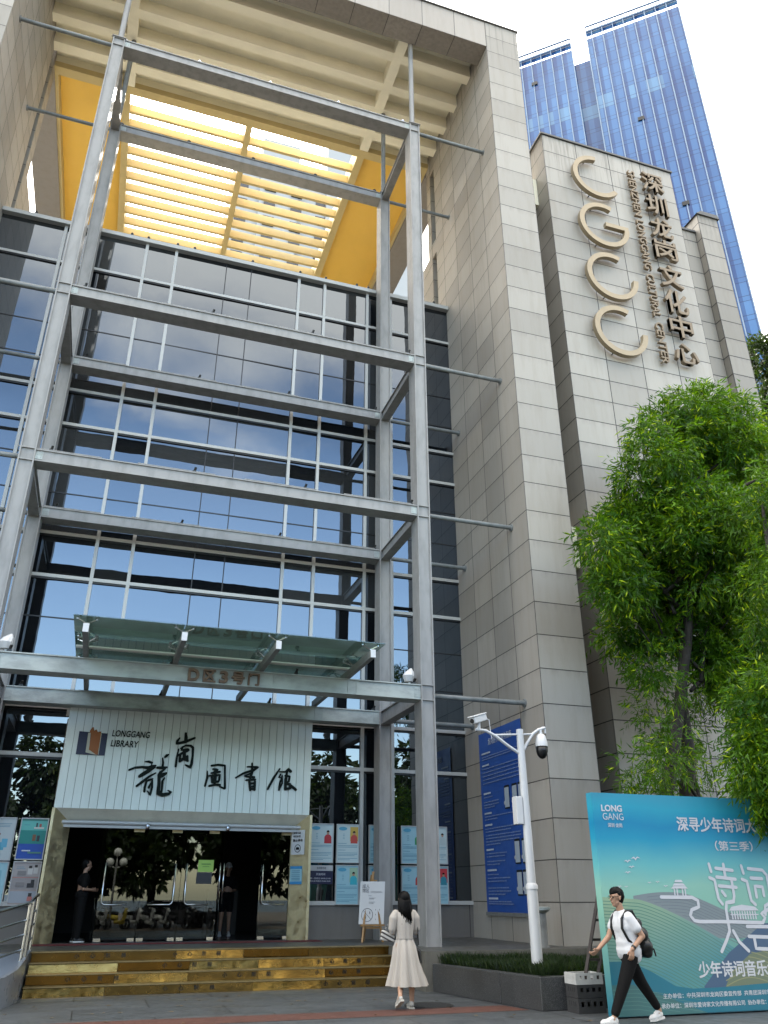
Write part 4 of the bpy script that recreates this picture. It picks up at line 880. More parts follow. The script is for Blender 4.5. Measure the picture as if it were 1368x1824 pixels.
# ---------------------------------------------------------------- manhole cover
t = thing('manhole_cover', 'round dark manhole cover in the paving at the feet of the woman', 'manhole cover', (5.45, 14.1, 0.004))
g = B(); g.rings([(5.45, 14.1, 0.005, 0.40, 0.40), (5.45, 14.1, 0.012, 0.40, 0.40)], 32); g.build('rim', mat('cast_iron', (0.03, 0.03, 0.03), 0.6), t)
g = B()
for i in range(-3, 4):
    w = math.sqrt(max(0.0, 0.36**2-(i*0.1)**2)); g.box(5.45-w, 5.45+w, 14.1+i*0.1-0.02, 14.1+i*0.1+0.02, 0.012, 0.018)
g.build('lid', mat('iron_lid', (0.05, 0.05, 0.05), 0.5), t)

# ---------------------------------------------------------------- planter with grass
t = thing('planter', 'low dark speckled granite planter in front of the stone pier', 'planter', (8, 14.5, 0))
A0, A1 = Vector((6.27, 15.98, 0)), Vector((6.83, 12.84, 0))
g = B(); d = (A1-A0).normalized(); n = Vector((d.y, -d.x, 0)); n = -n if n.x < 0 else n
def wall(p, q, th, h, m, nm):
    g = B(); p = Vector(p); q = Vector(q); d = (q-p).normalized(); nn = Vector((-d.y, d.x, 0))
    v = [p, q, q+nn*th, p+nn*th]; V = [(a.x, a.y, 0) for a in v]+[(a.x, a.y, h) for a in v]
    g.add(V, [(0, 3, 2, 1), (4, 5, 6, 7), (0, 1, 5, 4), (1, 2, 6, 5), (2, 3, 7, 6), (3, 0, 4, 7)]); return g.build(nm, m, t, bevel=0.012)
wall(A0, (6.64, 13.90, 0), 0.16, 0.46, M['granite'], 'wall'); wall((6.642, 13.89, 0), A1, 0.16, 0.46, M['granite'], 'wall'); wall((6.838, 12.842, 0), (13.5, 12.842, 0), 0.16, 0.46, M['granite'], 'wall')
g = B(); g.add([(6.42, 15.99, 0.42), (6.97, 12.98, 0.42), (13.5, 12.98, 0.42), (13.5, 15.99, 0.42)], [(0, 1, 2, 3)]); g.build('soil', mat('soil', (0.03, 0.025, 0.018), 0.9), t)
def foliage_mat(name, c1, c2, tr=0.35):
    m = bpy.data.materials.new(name); m.use_nodes = True; nt = m.node_tree; b = nt.nodes['Principled BSDF']; o = nt.nodes['Material Output']
    k = NB(m); f = k.ramp(k.noise(1.1, 4), 0.38, 0.66); wn = k.ramp(k.noise(9, 2), 0.3, 0.7, 0, 0.55)
    c = k.mix(f, c1, c2); c = k.mix(wn, c, tuple(x*0.55 for x in c1))
    isl = k.pos().outputs['Random Per Island']      # every leaf its own tone, a few of them yellowing
    c = k.mix(k.ramp(isl, 0.0, 1.0, 0.0, 0.9), c, tuple(x*0.30 for x in c1)); c = k.mix(k.math('GREATER_THAN', isl, 0.93), c, (c2[0]*1.7, c2[1]*1.15, c2[2])); k.col(c); k.rough(0.5); b.inputs['Specular IOR Level'].default_value = 0.25
    t = k.n('ShaderNodeBsdfTranslucent'); k.L.new(k.mix(0.4, c, (0.14, 0.26, 0.007)), t.inputs['Color'])
    mx = k.n('ShaderNodeMixShader'); mx.inputs[0].default_value = tr; nt.links.new(b.outputs[0], mx.inputs[1]); nt.links.new(t.outputs[0], mx.inputs[2]); nt.links.new(mx.outputs[0], o.inputs[0])
    return m
M['grass'] = foliage_mat('grass_blades', (0.012, 0.034, 0.007), (0.022, 0.05, 0.010), 0.2)
rnd = random.Random(11); V = []; F = []
for i in range(26000):
    y = rnd.uniform(12.98, 15.95); xl = 6.97-(y-12.98)*0.1827; x = xl+rnd.random()**1.6*(10.5-xl)
    h = rnd.uniform(0.07, 0.20)*(1+0.5*noise.noise(Vector((x*1.3, y*1.3, 0)))); a = rnd.uniform(0, 6.28); l = rnd.uniform(0, 0.6)*h; w = 0.006
    c, s = math.cos(a), math.sin(a); n0 = len(V)
    V += [(x-w*s, y+w*c, 0.42), (x+w*s, y-w*c, 0.42), (x+l*c*0.4+w*.7*s, y+l*s*.4-w*.7*c, 0.42+h*0.6), (x+l*c, y+l*s, 0.42+h)]
    F += [(n0, n0+1, n0+2), (n0, n0+2, n0+3)]
g = B(); g.add(V, F); o = g.build('grass', M['grass']); tag(o, 'short green grass filling the granite planter', 'grass', kind='stuff')

# ---------------------------------------------------------------- litter bin behind the pole
t = thing('litter_bin', 'small grey metal ash bin against the pier behind the camera pole', 'bin', (8.86, 16.42, PZ))
g = B(); g.rings([(8.86, 16.42, PZ, .13, .13), (8.86, 16.42, PZ+.03, .13, .13), (8.86, 16.42, PZ+.03, .10, .10), (8.86, 16.42, PZ+.62, .10, .10)], 18); g.build('body', M['pipe'], t, auto=40)
g = B(); g.rings([(8.86, 16.42, PZ+.62, .10, .10), (8.86, 16.42, PZ+.68, .19, .19), (8.86, 16.42, PZ+.73, .20, .20), (8.86, 16.42, PZ+.74, .15, .15)], 18); g.build('bowl', M['steel_low'], t, auto=40)

# ---------------------------------------------------------------- camera pole
M['pole'] = worn('white_pole_paint', (0.74, 0.75, 0.76), 0.35, 0.12, 6, (1, 1, 0.3), 0.6)
px, py = 7.28, 13.75
t = thing('camera_pole', 'white surveillance pole with two camera arms standing in the grass', 'camera pole', (px, py, 0.42))
g = B(); g.tube([(px, py, 0.42), (px, py, 1.72)], 0.095, 18); g.tube([(px, py, 1.70), (px, py, 1.76), (px, py, 1.80)], [0.105, 0.105, 0.08], 18); g.tube([(px, py, 1.78), (px-0.02, py, 4.42)], [0.080, 0.066], 18); g.build('pole', M['pole'], t, auto=40)
g = B(); g.tube([(px, py, 3.95), (px-0.30, py, 4.12), (px-0.52, py, 4.27), (px-0.72, py, 4.36), (px-0.92, py, 4.37)], 0.028, 10); g.tube([(px, py, 4.33), (px-0.55, py, 4.29)], 0.018, 8); g.build('arm', M['pole'], t, auto=40)
g = B(); g.tube([(px, py, 3.98), (px+0.12, py, 4.18), (px+0.26, py, 4.36), (px+0.38, py, 4.44), (px+0.52, py, 4.48)], 0.028, 10); g.tube([(px, py, 4.33), (px+0.24, py, 4.35)], 0.018, 8); g.build('arm', M['pole'], t, auto=40)
g = B(); g.box(px-0.215, px-0.085, py-0.05, py+0.12, 2.75, 3.22); g.build('junction_box', M['white'], t, bevel=0.012)
cc = thing('bullet_camera', 'white bullet camera with a sun hood on the left arm of the pole', 'camera', (px-0.86, py, 4.40))
g = B(); g.bar((px-1.02, py-0.08, 4.50), (px-0.70, py+0.06, 4.62), 0.13, 0.12); g.build('body', M['white'], cc, bevel=0.02)
g = B(); g.bar((px-1.06, py-0.1, 4.565), (px-0.72, py+0.05, 4.685), 0.16, 0.02); g.build('hood', M['white'], cc, bevel=0.006)
g = B(); g.tube([(px-1.03, py-0.085, 4.497), (px-1.015, py-0.078, 4.502)], 0.045, 14); g.build('lens', M['black'], cc)
g = B(); g.tube([(px-0.86, py, 4.38), (px-0.86, py, 4.50)], 0.035, 10); g.tube([(px-0.70, py, 4.58), (px-0.64, py, 4.56), (px-0.63, py, 4.44), (px-0.62, py, 4.30), (px-0.60, py, 4.22)], 0.008, 6); g.build('bracket', M['white'], cc, auto=40)
cc = thing('dome_camera', 'white speed dome camera with a black globe hanging from the right arm of the pole', 'camera', (px+0.46, py, 4.45))
x = px+0.42
g = B(); g.tube([(x, py, 4.44), (x, py, 4.34)], 0.03, 10); g.rings([(x, py, 4.36, .05, .05), (x, py, 4.33, .085, .085), (x, py, 4.20, .115, .115), (x, py, 4.13, .118, .118)], 20); g.build('housing', M['white'], cc, auto=40)
g = B(); g.rings([(x, py, 4.13, .112, .112), (x, py, 4.04, .110, .110), (x, py, 3.97, .09, .09), (x, py, 3.92, .05, .05), (x, py, 3.905, .005, .005)], 20); g.build('globe', M['black'], cc, smooth=True)
g = B(); g.tube([(x, py, 4.44), (x+0.05, py, 4.49), (x+0.10, py, 4.46), (x+0.10, py, 4.38)], 0.018, 8); g.build('bracket', M['white'], cc)

# ---------------------------------------------------------------- blue banner on the pier wall
t = thing('blue_banner', 'tall dark blue library service guide banner on the side of the stone pier', 'banner', (9.42, 18.95, 1.23))
M['banner'] = worn('banner_blue', (0.024, 0.105, 0.46), 0.4, 0.1, 1, (1, 1, 1), 0.7)
YA, YB = 20.22, 17.78
g = B(); V = []; F = []; n = 14
for k in range(n+1):
    y = YA+(YB-YA)*k/n
    for z in (1.25, 2.4, 3.6, 4.8, 5.53): V.append((9.425+0.006*math.sin(k*0.9+z*1.1), y, z))
for k in range(n):
    for q in range(4): F.append((5*k+q, 5*k+q+5, 5*k+q+6, 5*k+q+1))
g.add(V, F); bn = g.build('sheet', M['banner'], t, smooth=True)
for p in bn.data.polygons: pass
g = B(); g.box(9.40, 9.448, YB-0.02, YA+0.02, 1.17, 1.25); g.build('bottom_bar', M['pipe'], t)
BX = 9.408
def bl(y0, y1, z0, z1, m, nm, dx=0.0):
    g = B(); g.box(BX-dx, BX+0.005, y1, y0, z0, z1); return g.build(nm, m, t)
W4 = flat((0.62, 0.68, 0.80)); W5 = flat((0.22, 0.30, 0.55))
txt('title', '龙岗图书馆服务指南', (BX, 19.62, 5.17), (0, -1, 0), (0, 0, 1), 1.35, 0.17, 0.004, W4, t)
rnd = random.Random(5)
g = B(); h = B()
zc = 4.98
rows = [(4.98, 1, 0.25)]+[(z, 0, 1.0) for z in (4.90, 4.84)]+[(4.68, 1, 0.2)]+[(4.60-0.09*i, 0, 1.0) for i in range(5)]+[(3.98, 1, 0.2), (3.9, 0, 0.25), (3.78, 0, 0.42), (3.71, 0, 0.42), (3.65, 0, 0.30)]+[(3.50, 1, 0.2)]+[(3.43, 0, 1.0), (3.36, 0, 0.35), (3.22, 1, 0.2), (3.14, 0, 0.9), (3.07, 0, 0.7), (2.98, 0, 0.95), (2.91, 0, 0.95), (2.84, 0, 0.9), (2.77, 0, 0.4), (2.64, 1, 0.2), (2.56, 0, 0.55), (2.49, 0, 0.5), (2.38, 0, 0.5), (2.31, 0, 0.35), (2.17, 1, 0.25), (2.08, 0, 0.3), (2.0, 0, 0.6), (1.93, 0, 0.5), (1.78, 0, 0.55), (1.71, 0, 0.6), (1.64, 0, 0.45), (1.54, 1, 0.25), (1.48, 0, 0.6), (1.43, 0, 0.65)]
for z, hd, w in rows:
    y0 = 20.05; L_ = w*2.05
    if hd: bl(y0, y0-L_, z-0.012, z+0.03, W4, 'heading')
    else:
        y = y0
        while y > y0-L_:
            q = rnd.uniform(0.05, 0.22); g.box(BX, BX+0.005, max(y-q, y0-L_), y, z-0.012, z+0.012); y -= q+0.025
g.build('small_print', W5, t)
for zc, ys in ((3.80, (19.10, 18.72, 18.30, 17.98)), (2.55, (18.72, 18.35, 17.98)), (1.88, (18.72, 18.33, 18.02))):
    for i, y in enumerate(ys):
        if i == 0: continue          # printed square code left out
        bl(y+0.13, y-0.13, zc-0.27, zc+0.27, M['black'], 'phone_picture', 0.002); bl(y+0.115, y-0.115, zc-0.24, zc+0.22, flat((0.55, 0.62, 0.70)), 'phone_screen', 0.004)
        g = B(); g.prism([(0.045*math.cos(a*.5236), 0.045*math.sin(a*.5236)) for a in range(12)], (BX-0.006, y+0.12, zc-0.13), (0, -1, 0), (0, 0, 1), 0.002); g.build('phone_badge', flat((0.6, 0.62, 0.65)), t)

# ---------------------------------------------------------------- event billboard
BY = 11.75; BX0, BX1, BH0, BH1 = 7.40, 13.2, 0.02, 3.09
t = thing('event_billboard', 'large turquoise poetry event billboard with hills and white lettering', 'billboard', (9.5, BY, 0))
def art():
    m = mat('billboard_print', (0.1, 0.5, 0.6), 0.35); k = NB(m)
    tc = k.n('ShaderNodeTexCoord'); mp = k.n('ShaderNodeMapping'); k.L.new(tc.outputs['Object'], mp.inputs['Vector'])
    sp = k.n('ShaderNodeSeparateXYZ'); k.L.new(mp.outputs[0], sp.inputs[0]); X = k.math('ADD', sp.outputs['X'], 9.5); Z = sp.outputs['Z']
    cr = k.n('ShaderNodeValToRGB'); e = cr.color_ramp.elements
    e[0].position = 0.0; e[0].color = (0.02, 0.20, 0.30, 1); e[1].position = 1.0; e[1].color = (0.055, 0.36, 0.52, 1)
    for p, c in ((0.45, (0.30, 0.62, 0.50)), (0.55, (0.33, 0.66, 0.55)), (0.66, (0.17, 0.58, 0.62)), (0.78, (0.022, 0.38, 0.60)), (0.85, (0.012, 0.30, 0.55)), (0.93, (0.03, 0.42, 0.60))):
        q = e.new(p); q.color = (*c, 1)
    wob = k.math('MULTIPLY', k.math('SUBTRACT', k.noise(0.8, 3, vec=mp.outputs[0]), 0.5), 0.10)
    k.L.new(k.math('ADD', k.math('DIVIDE', Z, 3.1), wob), cr.inputs[0]); k.col(cr.outputs[0]); return m
M['art'] = art()
g = B(); g.box(BX0, BX1, BY, BY+0.16, BH0, BH1); g.build('board', M['art'], t)
def stack(i): return BY-0.001-0.0008*i
def shape(pts, col, i, nm):
    g = B(); g.prism(pts, (0, stack(i), 0), (1, 0, 0), (0, 0, 1), 0.0006); return g.build(nm, col if not isinstance(col, tuple) else flat(col, 0.35), t)
def curve(fn, x0, x1, n=36): return [(x0+(x1-x0)*k/n, fn(x0+(x1-x0)*k/n)) for k in range(n+1)]
# hills
f1 = lambda x: 1.50+0.15*math.exp(-((x-8.55)/0.9)**2)-0.42*max(0, (x-8.9)/1.6)**1.3
f2 = lambda x: 1.58-0.05*(x-7.4)-0.30*max(0.0, x-8.0)**1.35
f3 = lambda x: 0.78-0.40*(x-7.6)**1.02*0.80 if x > 7.6 else 0.78
shape([(7.95, 1.0)]+curve(f1, 7.95, 10.3)+[(10.3, 1.0)], (0.27, 0.33, 0.36), 1, 'far_hill')
def hill_print():
    m = mat('hill_print', (0.2, 0.42, 0.36), 0.35); k = NB(m); sp = k.n('ShaderNodeSeparateXYZ'); k.L.new(k.pos().outputs['Position'], sp.inputs[0])
    f = k.ramp(k.math('ADD', sp.outputs['Z'], k.math('MULTIPLY', k.math('SUBTRACT', sp.outputs['X'], 7.4), -0.18)), 0.35, 1.5)
    c = k.mix(f, (0.09, 0.33, 0.40), (0.40, 0.56, 0.36)); k.col(k.mix(k.ramp(k.noise(1.5, 3), 0.4, 0.7, 0, 0.35), c, (0.16, 0.40, 0.34))); return m
shape([(7.402, 0.05)]+curve(f2, 7.402, 9.75)+[(9.75, 0.05)], hill_print(), 2, 'near_hill')
shape([(9.15, 0.1), (9.0, 0.36), (9.55, 0.80), (10.3, 1.2), (13.19, 1.3), (13.19, 0.1)], (0.075, 0.145, 0.26), 3, 'blue_hill')
shape([(9.35, 0.30), (9.55, 0.55), (9.95, 0.78), (10.5, 0.85), (13.19, 0.9), (13.19, 0.3)], (0.20, 0.25, 0.17), 4, 'terraced_hill')
shape([(7.402, 0.03)]+[(7.402, 0.72), (7.75, 0.72), (8.1, 0.58), (8.5, 0.38), (8.8, 0.34), (9.3, 0.345), (10.0, 0.37), (13.19, 0.45), (13.19, 0.03)], (0.018, 0.21, 0.31), 5, 'lake')
shape([(7.402, 0.026), (7.402, 0.42), (7.75, 0.42), (8.1, 0.32), (8.7, 0.12), (9.0, 0.026)], (0.07, 0.21, 0.22), 6, 'shore')
# contour lines of the hills
g = B()
for q in range(22):
    d = 0.055+0.048*q
    pts = [(x, f2(x)-d-0.03*math.sin(x*1.5)*q*0.1, 0.010) for x in [7.405+0.06*j for j in range(38)] if f2(x)-d > 0.62-0.42*max(0, x-7.6) and f2(x)-d > 0.36]
    if len(pts) > 3: g.ribbon(pts, (0, stack(2.6)-0.00001*q, 0), (1, 0, 0), (0, 0, 1), 0.0004)
g.build('contour_lines', flat((0.10, 0.28, 0.22), 0.4), t)
g = B()
for q in range(9):
    pts = [(x, f1(x)-0.05-0.045*q, 0.008) for x in [8.2+0.06*j for j in range(34)] if f1(x)-0.05-0.045*q > f2(x)+0.02]
    if len(pts) > 3: g.ribbon(pts, (0, stack(1.5)-0.00001*q, 0), (1, 0, 0), (0, 0, 1), 0.0004)
g.build('contour_lines', flat((0.20, 0.24, 0.29), 0.4), t)
g = B()
for q in range(9):
    pts = [(9.42+0.07*j, 0.36+0.07*q+0.10*math.sin(j*0.25)-0.0*j, 0.014) for j in range(14)]
    pts = [p for p in pts if p[1] < 0.50+0.55*(p[0]-9.42) and p[1] < 0.84]
    if len(pts) > 3: g.ribbon(pts, (0, stack(4.5)-0.00001*q, 0), (1, 0, 0), (0, 0, 1), 0.0004)
g.build('contour_lines', flat((0.34, 0.36, 0.20), 0.4), t)
g = B()
for q in range(6):
    pts = [(7.41+0.1*j, 0.36-0.05*q-0.30*max(0, 0.1*j-0.4)*0.5, 0.008) for j in range(16)]
    pts = [p for p in pts if p[1] > 0.04]
    if len(pts) > 3: g.ribbon(pts, (0, stack(6.5)-0.00001*q, 0), (1, 0, 0), (0, 0, 1), 0.0004)
g.build('contour_lines', flat((0.12, 0.30, 0.29), 0.4), t)
WH = flat((0.78, 0.80, 0.86), 0.4)
def wt(nm, s, x, z, w, h, bold=0.0): return txt(nm, s, (x, stack(8), z), (1, 0, 0), (0, 0, 1), w, h, 0.001, WH, t, bold=bold)
wt('logo', 'LONG', 7.552, 2.81, 0.38, 0.10, 0.03); wt('logo', 'GANG', 7.562, 2.685, 0.38, 0.10, -0.005); wt('lettering', '深圳·龙岗', 7.64, 2.575, 0.26, 0.065, 0.01)
wt('headline', '深寻少年诗词大会', 8.94, 2.545, 1.80, 0.225, 0.025); wt('headline', '（第三季）', 9.62, 2.26, 0.75, 0.155, 0.015)
wt('headline', '少年诗词音乐会', 8.94, 0.475, 1.50, 0.22, 0.025)
wt('credits', '主办单位：中共深圳市龙岗区委宣传部  共青团深圳市龙岗区委员会', 8.25, 0.225, 2.45, 0.068, 0.012)
wt('credits', '承办单位：深圳市爱诗家文化传播有限公司  协办单位：深圳市龙岗区图书馆', 8.20, 0.10, 2.65, 0.068, 0.012)
# stroke lettering joined by a river line
def strokes(nm, L_, w, mm=WH):
    g = B()
    for i, s in enumerate(L_): g.ribbon([(x, z, w) for x, z in s], (0, stack(8)-0.0002*i, 0), (1, 0, 0), (0, 0, 1), 0.0006)
    g.build(nm, mm, t)
strokes('stylised_character', [[(9.44, 2.06), (9.46, 1.95)], [(9.41, 1.86), (9.50, 1.83), (9.52, 1.55), (9.58, 1.48)], [(9.56, 2.0), (9.88, 1.97)], [(9.72, 2.06), (9.72, 1.86)], [(9.55, 1.87), (9.91, 1.84)], [(9.57, 1.74), (9.90, 1.72)], [(9.83, 1.84), (9.83, 1.60), (9.80, 1.51), (9.70, 1.50)], [(9.61, 1.66), (9.66, 1.60)]], 0.05)
strokes('stylised_character', [[(10.07, 2.04), (10.09, 1.93)], [(10.04, 1.84), (10.13, 1.81), (10.15, 1.53), (10.22, 1.47)], [(10.20, 2.0), (10.48, 1.98), (10.55, 1.90), (10.55, 1.50)], [(10.22, 1.86), (10.44, 1.85)], [(10.27, 1.58), (10.27, 1.74), (10.42, 1.73), (10.42, 1.60)], [(10.48, 1.48), (10.40, 1.45), (10.38, 1.33)]], 0.05)
strokes('river_line', [[(8.45, 1.58), (9.02, 1.575), (9.12, 1.53), (9.12, 1.44), (8.98, 1.40), (8.94, 1.32), (9.0, 1.25), (9.10, 1.235), (9.62, 1.23)], [(9.80, 1.52), (9.66, 1.50), (9.63, 1.40), (9.63, 1.10), (9.55, 0.98), (9.42, 0.82)], [(9.70, 1.10), (9.78, 0.95), (9.93, 0.82)], [(9.63, 1.23), (10.30, 1.21), (10.36, 1.28), (10.30, 1.34), (10.5, 1.42)]], 0.05)
strokes('stylised_character', [[(9.98, 1.16), (10.5, 1.15)], [(9.98, 1.02), (10.5, 1.0)], [(10.08, 1.0), (10.08, 0.85), (10.5, 0.83)]], 0.05)
g = B(); zo = stack(8)
for x in (8.71, 8.76, 8.86, 8.91): g.prism([(x-0.012, 1.60), (x+0.012, 1.60), (x+0.012, 1.72), (x-0.012, 1.72)], (0, zo, 0), (1, 0, 0), (0, 0, 1), 0.0006)
for z, w in ((1.70, 0.16), (1.74, 0.12), (1.79, 0.08)): g.prism([(8.81-w, z), (8.81+w, z), (8.81+w*.7, z+0.035), (8.81-w*.7, z+0.035)], (0, zo-0.0008, 0), (1, 0, 0), (0, 0, 1), 0.0006)
g.build('gate_drawing', WH, t)
g = B()
for k in range(10): g.prism([(9.72+0.05*k, 1.26), (9.745+0.05*k, 1.26), (9.745+0.05*k, 1.38), (9.72+0.05*k, 1.38)], (0, zo, 0), (1, 0, 0), (0, 0, 1), 0.0006)
g.prism([(9.68, 1.385), (10.26, 1.385), (10.20, 1.44), (9.95, 1.47), (9.74, 1.44)], (0, zo, 0), (1, 0, 0), (0, 0, 1), 0.0006); g.prism([(9.70, 1.32), (10.24, 1.32), (10.24, 1.335), (9.70, 1.335)], (0, zo-0.0008, 0), (1, 0, 0), (0, 0, 1), 0.0006)
g.build('hall_drawing', WH, t)
g = B()
for x, z, s in ((7.92, 2.08, .07), (8.07, 2.12, .09), (7.98, 2.0, .06), (7.90, 1.92, .06), (8.27, 1.78, .04), (8.42, 1.79, .045), (8.56, 1.73, .05), (7.72, 1.72, .05), (7.84, 1.72, .04)):
    g.prism([(x-s, z), (x-s*.3, z+s*.35), (x, z+.08*s), (x+s*.4, z+s*.4), (x+s, z+.1*s), (x+s*.35, z+s*.15), (x, z-.25*s), (x-s*.3, z+s*.12)], (0, zo, 0), (1, 0, 0), (0, 0, 1), 0.0006)
g.build('birds', WH, t)
# support ladder, crates
M['rusty'] = worn('dark_rust_steel', (0.06, 0.045, 0.04), 0.6, 0.4, 6, (1, 1, 1), 0.6)
t = thing('trestle_ladder', 'dark steel ladder leaning behind the left edge of the billboard', 'ladder', (7.5, 12.5, 0))
for a in (0, 0.22):
    g = B(); g.bar((7.30+a, 12.55, 0.0), (7.62+a, 12.15, 1.72), 0.045, 0.045); g.build('rail', M['rusty'], t)
for k in range(6):
    f = (k+0.6)/6.3; g = B(); g.bar((7.30+.32*f, 12.55-.4*f, 1.72*f), (7.52+.32*f, 12.55-.4*f, 1.72*f), 0.035, 0.035); g.build('rung', M['rusty'], t)
def crate(x, y, z, m, label, ht=0.22, grp='crates beside the billboard'):
    t = thing('crate', label, 'crate', (x, y, z), grp)
    w, d = 0.235, 0.17
    g = B(); g.box(x-w, x+w, y-d, y+d, z, z+0.03); g.build('base', m, t)
    for a, b_, c, e in ((x-w, x+w, y-d, y-d+0.025), (x-w, x+w, y+d-0.025, y+d), (x-w, x-w+0.025, y-d+0.025, y+d-0.025), (x+w-0.025, x+w, y-d+0.025, y+d-0.025)):
        g = B(); g.box(a, c if False else b_, c, e, z+0.03, z+ht*0.45); g.box(a, b_, c, e, z+ht*0.78, z+ht)
        for q in range(5):
            f = q/4
            if b_-a > e-c: xx = a+(b_-a-0.05)*f; g.box(xx, xx+0.05, c, e, z+ht*0.45, z+ht*0.78)
            else: yy = c+(e-c-0.05)*f; g.box(a, b_, yy, yy+0.05, z+ht*0.45, z+ht*0.78)
        g.build('side', m, t)
    return t
M['crate_w'] = worn('white_plastic', (0.62, 0.62, 0.60), 0.4, 0.3, 8, (1, 1, 1), 0.7)
M['crate_d'] = worn('dark_plastic', (0.05, 0.05, 0.052), 0.5, 0.3, 8, (1, 1, 1), 0.6)
crate(7.43, 12.55, 0.0, M['crate_d'], 'dark crate on the ground, lowest of the stack beside the billboard', 0.2)
crate(7.43, 12.55, 0.205, M['crate_d'], 'dark crate in the middle of the stack beside the billboard', 0.17)
crate(7.42, 12.55, 0.38, M['crate_w'], 'white plastic crate on top of the dark crates beside the billboard', 0.15)

# ================================================================ TREES
def leaves(name, clumps, n, leaf, parent, m, seed=1, droop=0.6, per=9, wid=0.03, ln=(0.22, 0.5)):
    """thin leaves on short drooping sprays scattered through each clump's volume"""
    r = random.Random(seed); V = []; F = []; tot = sum(c[3]**2 for c in clumps)
    for cx, cy, cz, cr in clumps:
        for _ in range(int(n*cr*cr/tot)):
            while True:
                p = Vector((r.uniform(-1, 1), r.uniform(-1, 1), r.uniform(-1, 1)))
                if 0.15 < p.length < 1: break
            p = p*(p.length**-0.35)
            out = p.normalized(); base = Vector((cx, cy, cz))+Vector((p.x*cr, p.y*cr*0.9, p.z*cr*1.05))
            d = (out+Vector((r.uniform(-.5, .5), r.uniform(-.5, .5), r.uniform(-.2, .5)))).normalized()
            L_ = r.uniform(*ln)
            pos = base.copy()
            for k in range(per):
                d = (d+Vector((0, 0, -droop*0.22))).normalized(); pos = pos+d*(L_/per)
                sd_ = d.cross(Vector((r.uniform(-1, 1), r.uniform(-1, 1), r.uniform(-1, 1)))).normalized()
                ld = (d*0.75+sd_*0.75+Vector((0, 0, -0.25))).normalized(); l = leaf*r.uniform(0.7, 1.25)
                wv = ld.cross(Vector((r.uniform(-1, 1), r.uniform(-1, 1), r.uniform(-1, 1)))).normalized()*(wid*0.5*r.uniform(.7, 1.2))
                a = len(V); mid = pos+ld*(l*0.45)
                V += [tuple(pos), tuple(mid+wv), tuple(pos+ld*l), tuple(mid-wv)]; F.append((a, a+1, a+2, a+3))
    g = B(); g.v = V; g.f = F; g.m = [0]*len(F)
    me = bpy.data.meshes.new(name); me.from_pydata(V, [], F)
    return link(name, me, m, parent)
M['leaf'] = foliage_mat('bamboo_leaf', (0.040, 0.17, 0.003), (0.25, 0.50, 0.004), 0.36)
M['bark'] = worn('bark', (0.035, 0.028, 0.022), 0.85, 0.4, 6, (1, 1, 0.3), 0.6, bump=0.3)
TREE = [(12.71, 14.37, 12.86, 0.83), (13.21, 14.05, 13.11, 0.75), (14.35, 14.75, 12.88, 1.09), (14.72, 14.17, 12.28, 0.97), (11.83, 13.96, 11.46, 0.86), (11.48, 14.76, 10.87, 0.37), (14.58, 16.0, 12.36, 1.4), (15.76, 15.72, 11.89, 1.65), (11.98, 15.64, 10.25, 0.79), (9.95, 14.33, 8.81, 0.42), (10.91, 15.09, 8.82, 0.89), (11.86, 14.46, 9.57, 1.35), (12.9, 14.21, 9.31, 1.55), (14.02, 14.05, 9.11, 1.41), (10.33, 14.31, 7.62, 0.60), (12.65, 16.03, 8.63, 1.41), (13.57, 15.79, 8.2, 1.06), (14.72, 15.74, 8.16, 1.66), (11.88, 15.72, 7.29, 0.82), (11.28, 14.54, 6.0, 0.5), (13.45, 15.3, 7.04, 0.76), (14.76, 15.56, 6.8, 1.06), (11.68, 15.85, 5.55, 0.5), (12.67, 15.91, 5.24, 0.6), (10.42, 14.01, 4.09, 0.75), (10.98, 15.25, 3.83, 0.5), (12.31, 15.41, 4.14, 0.7), (13.28, 15.01, 5.88, 0.6)]
t = thing('bamboo_leaved_tree', 'bright green drooping tree with narrow leaves growing behind the billboard', 'tree', (11.0, 15, 0.42))
g = B(); g.tube([(10.9, 15, 0.3), (11.19, 15, 3.25), (11.40, 15, 3.9), (11.78, 15, 4.9), (12.1, 15, 5.9), (12.46, 15, 6.9), (12.8, 15, 8.3), (13.1, 15, 10.5)], [0.17, 0.15, 0.14, 0.13, 0.12, 0.10, 0.08, 0.04], 12)
g.build('trunk', M['bark'], t, smooth=True)
g = B(); g.tube([(11.6, 15.3, 0.3), (11.95, 15.2, 3.7), (12.17, 15.2, 4.3), (12.19, 15.2, 5.5), (12.6, 15.2, 7.5), (13.6, 15.4, 10)], [0.16, 0.15, 0.14, 0.12, 0.09, 0.04], 12)
g.build('trunk', M['bark'], t, smooth=True)
rnd = random.Random(2)
for c in TREE:
    if c[3] < 0.7: continue
    a = Vector((12.3+rnd.uniform(-.4, .4), 15, min(c[2]-1.0, 9.5))); b_ = Vector(c[:3])
    g = B(); m_ = a.lerp(b_, 0.5)+Vector((0, 0, 0.35)); g.tube([a, m_, b_], [0.05, 0.035, 0.012], 6); g.build('branch', M['bark'], t, smooth=True)
def tufts(cl, n, f, seed):
    """break each broad clump into separate tufts with gaps between them"""
    r = random.Random(seed); out = []
    for cx, cy, cz, cr in cl:
        for _ in range(max(3, int(n*cr*cr)+2)):
            while True:
                p = Vector((r.uniform(-1, 1), r.uniform(-1, 1), r.uniform(-1, 1)))
                if 0.25 < p.length < 1: break
            out.append((cx+p.x*cr*0.85, cy+p.y*cr*0.8, cz+p.z*cr*0.9, r.uniform(0.24, 0.46)*f))
    return out
TOP = [c for c in TREE if c[2] > 7.0]; LOW = [c for c in TREE if c[2] <= 7.0 and c[0] < 13.4]; RIGHT = [c for c in TREE if c[2] <= 7.0 and c[0] >= 13.4]
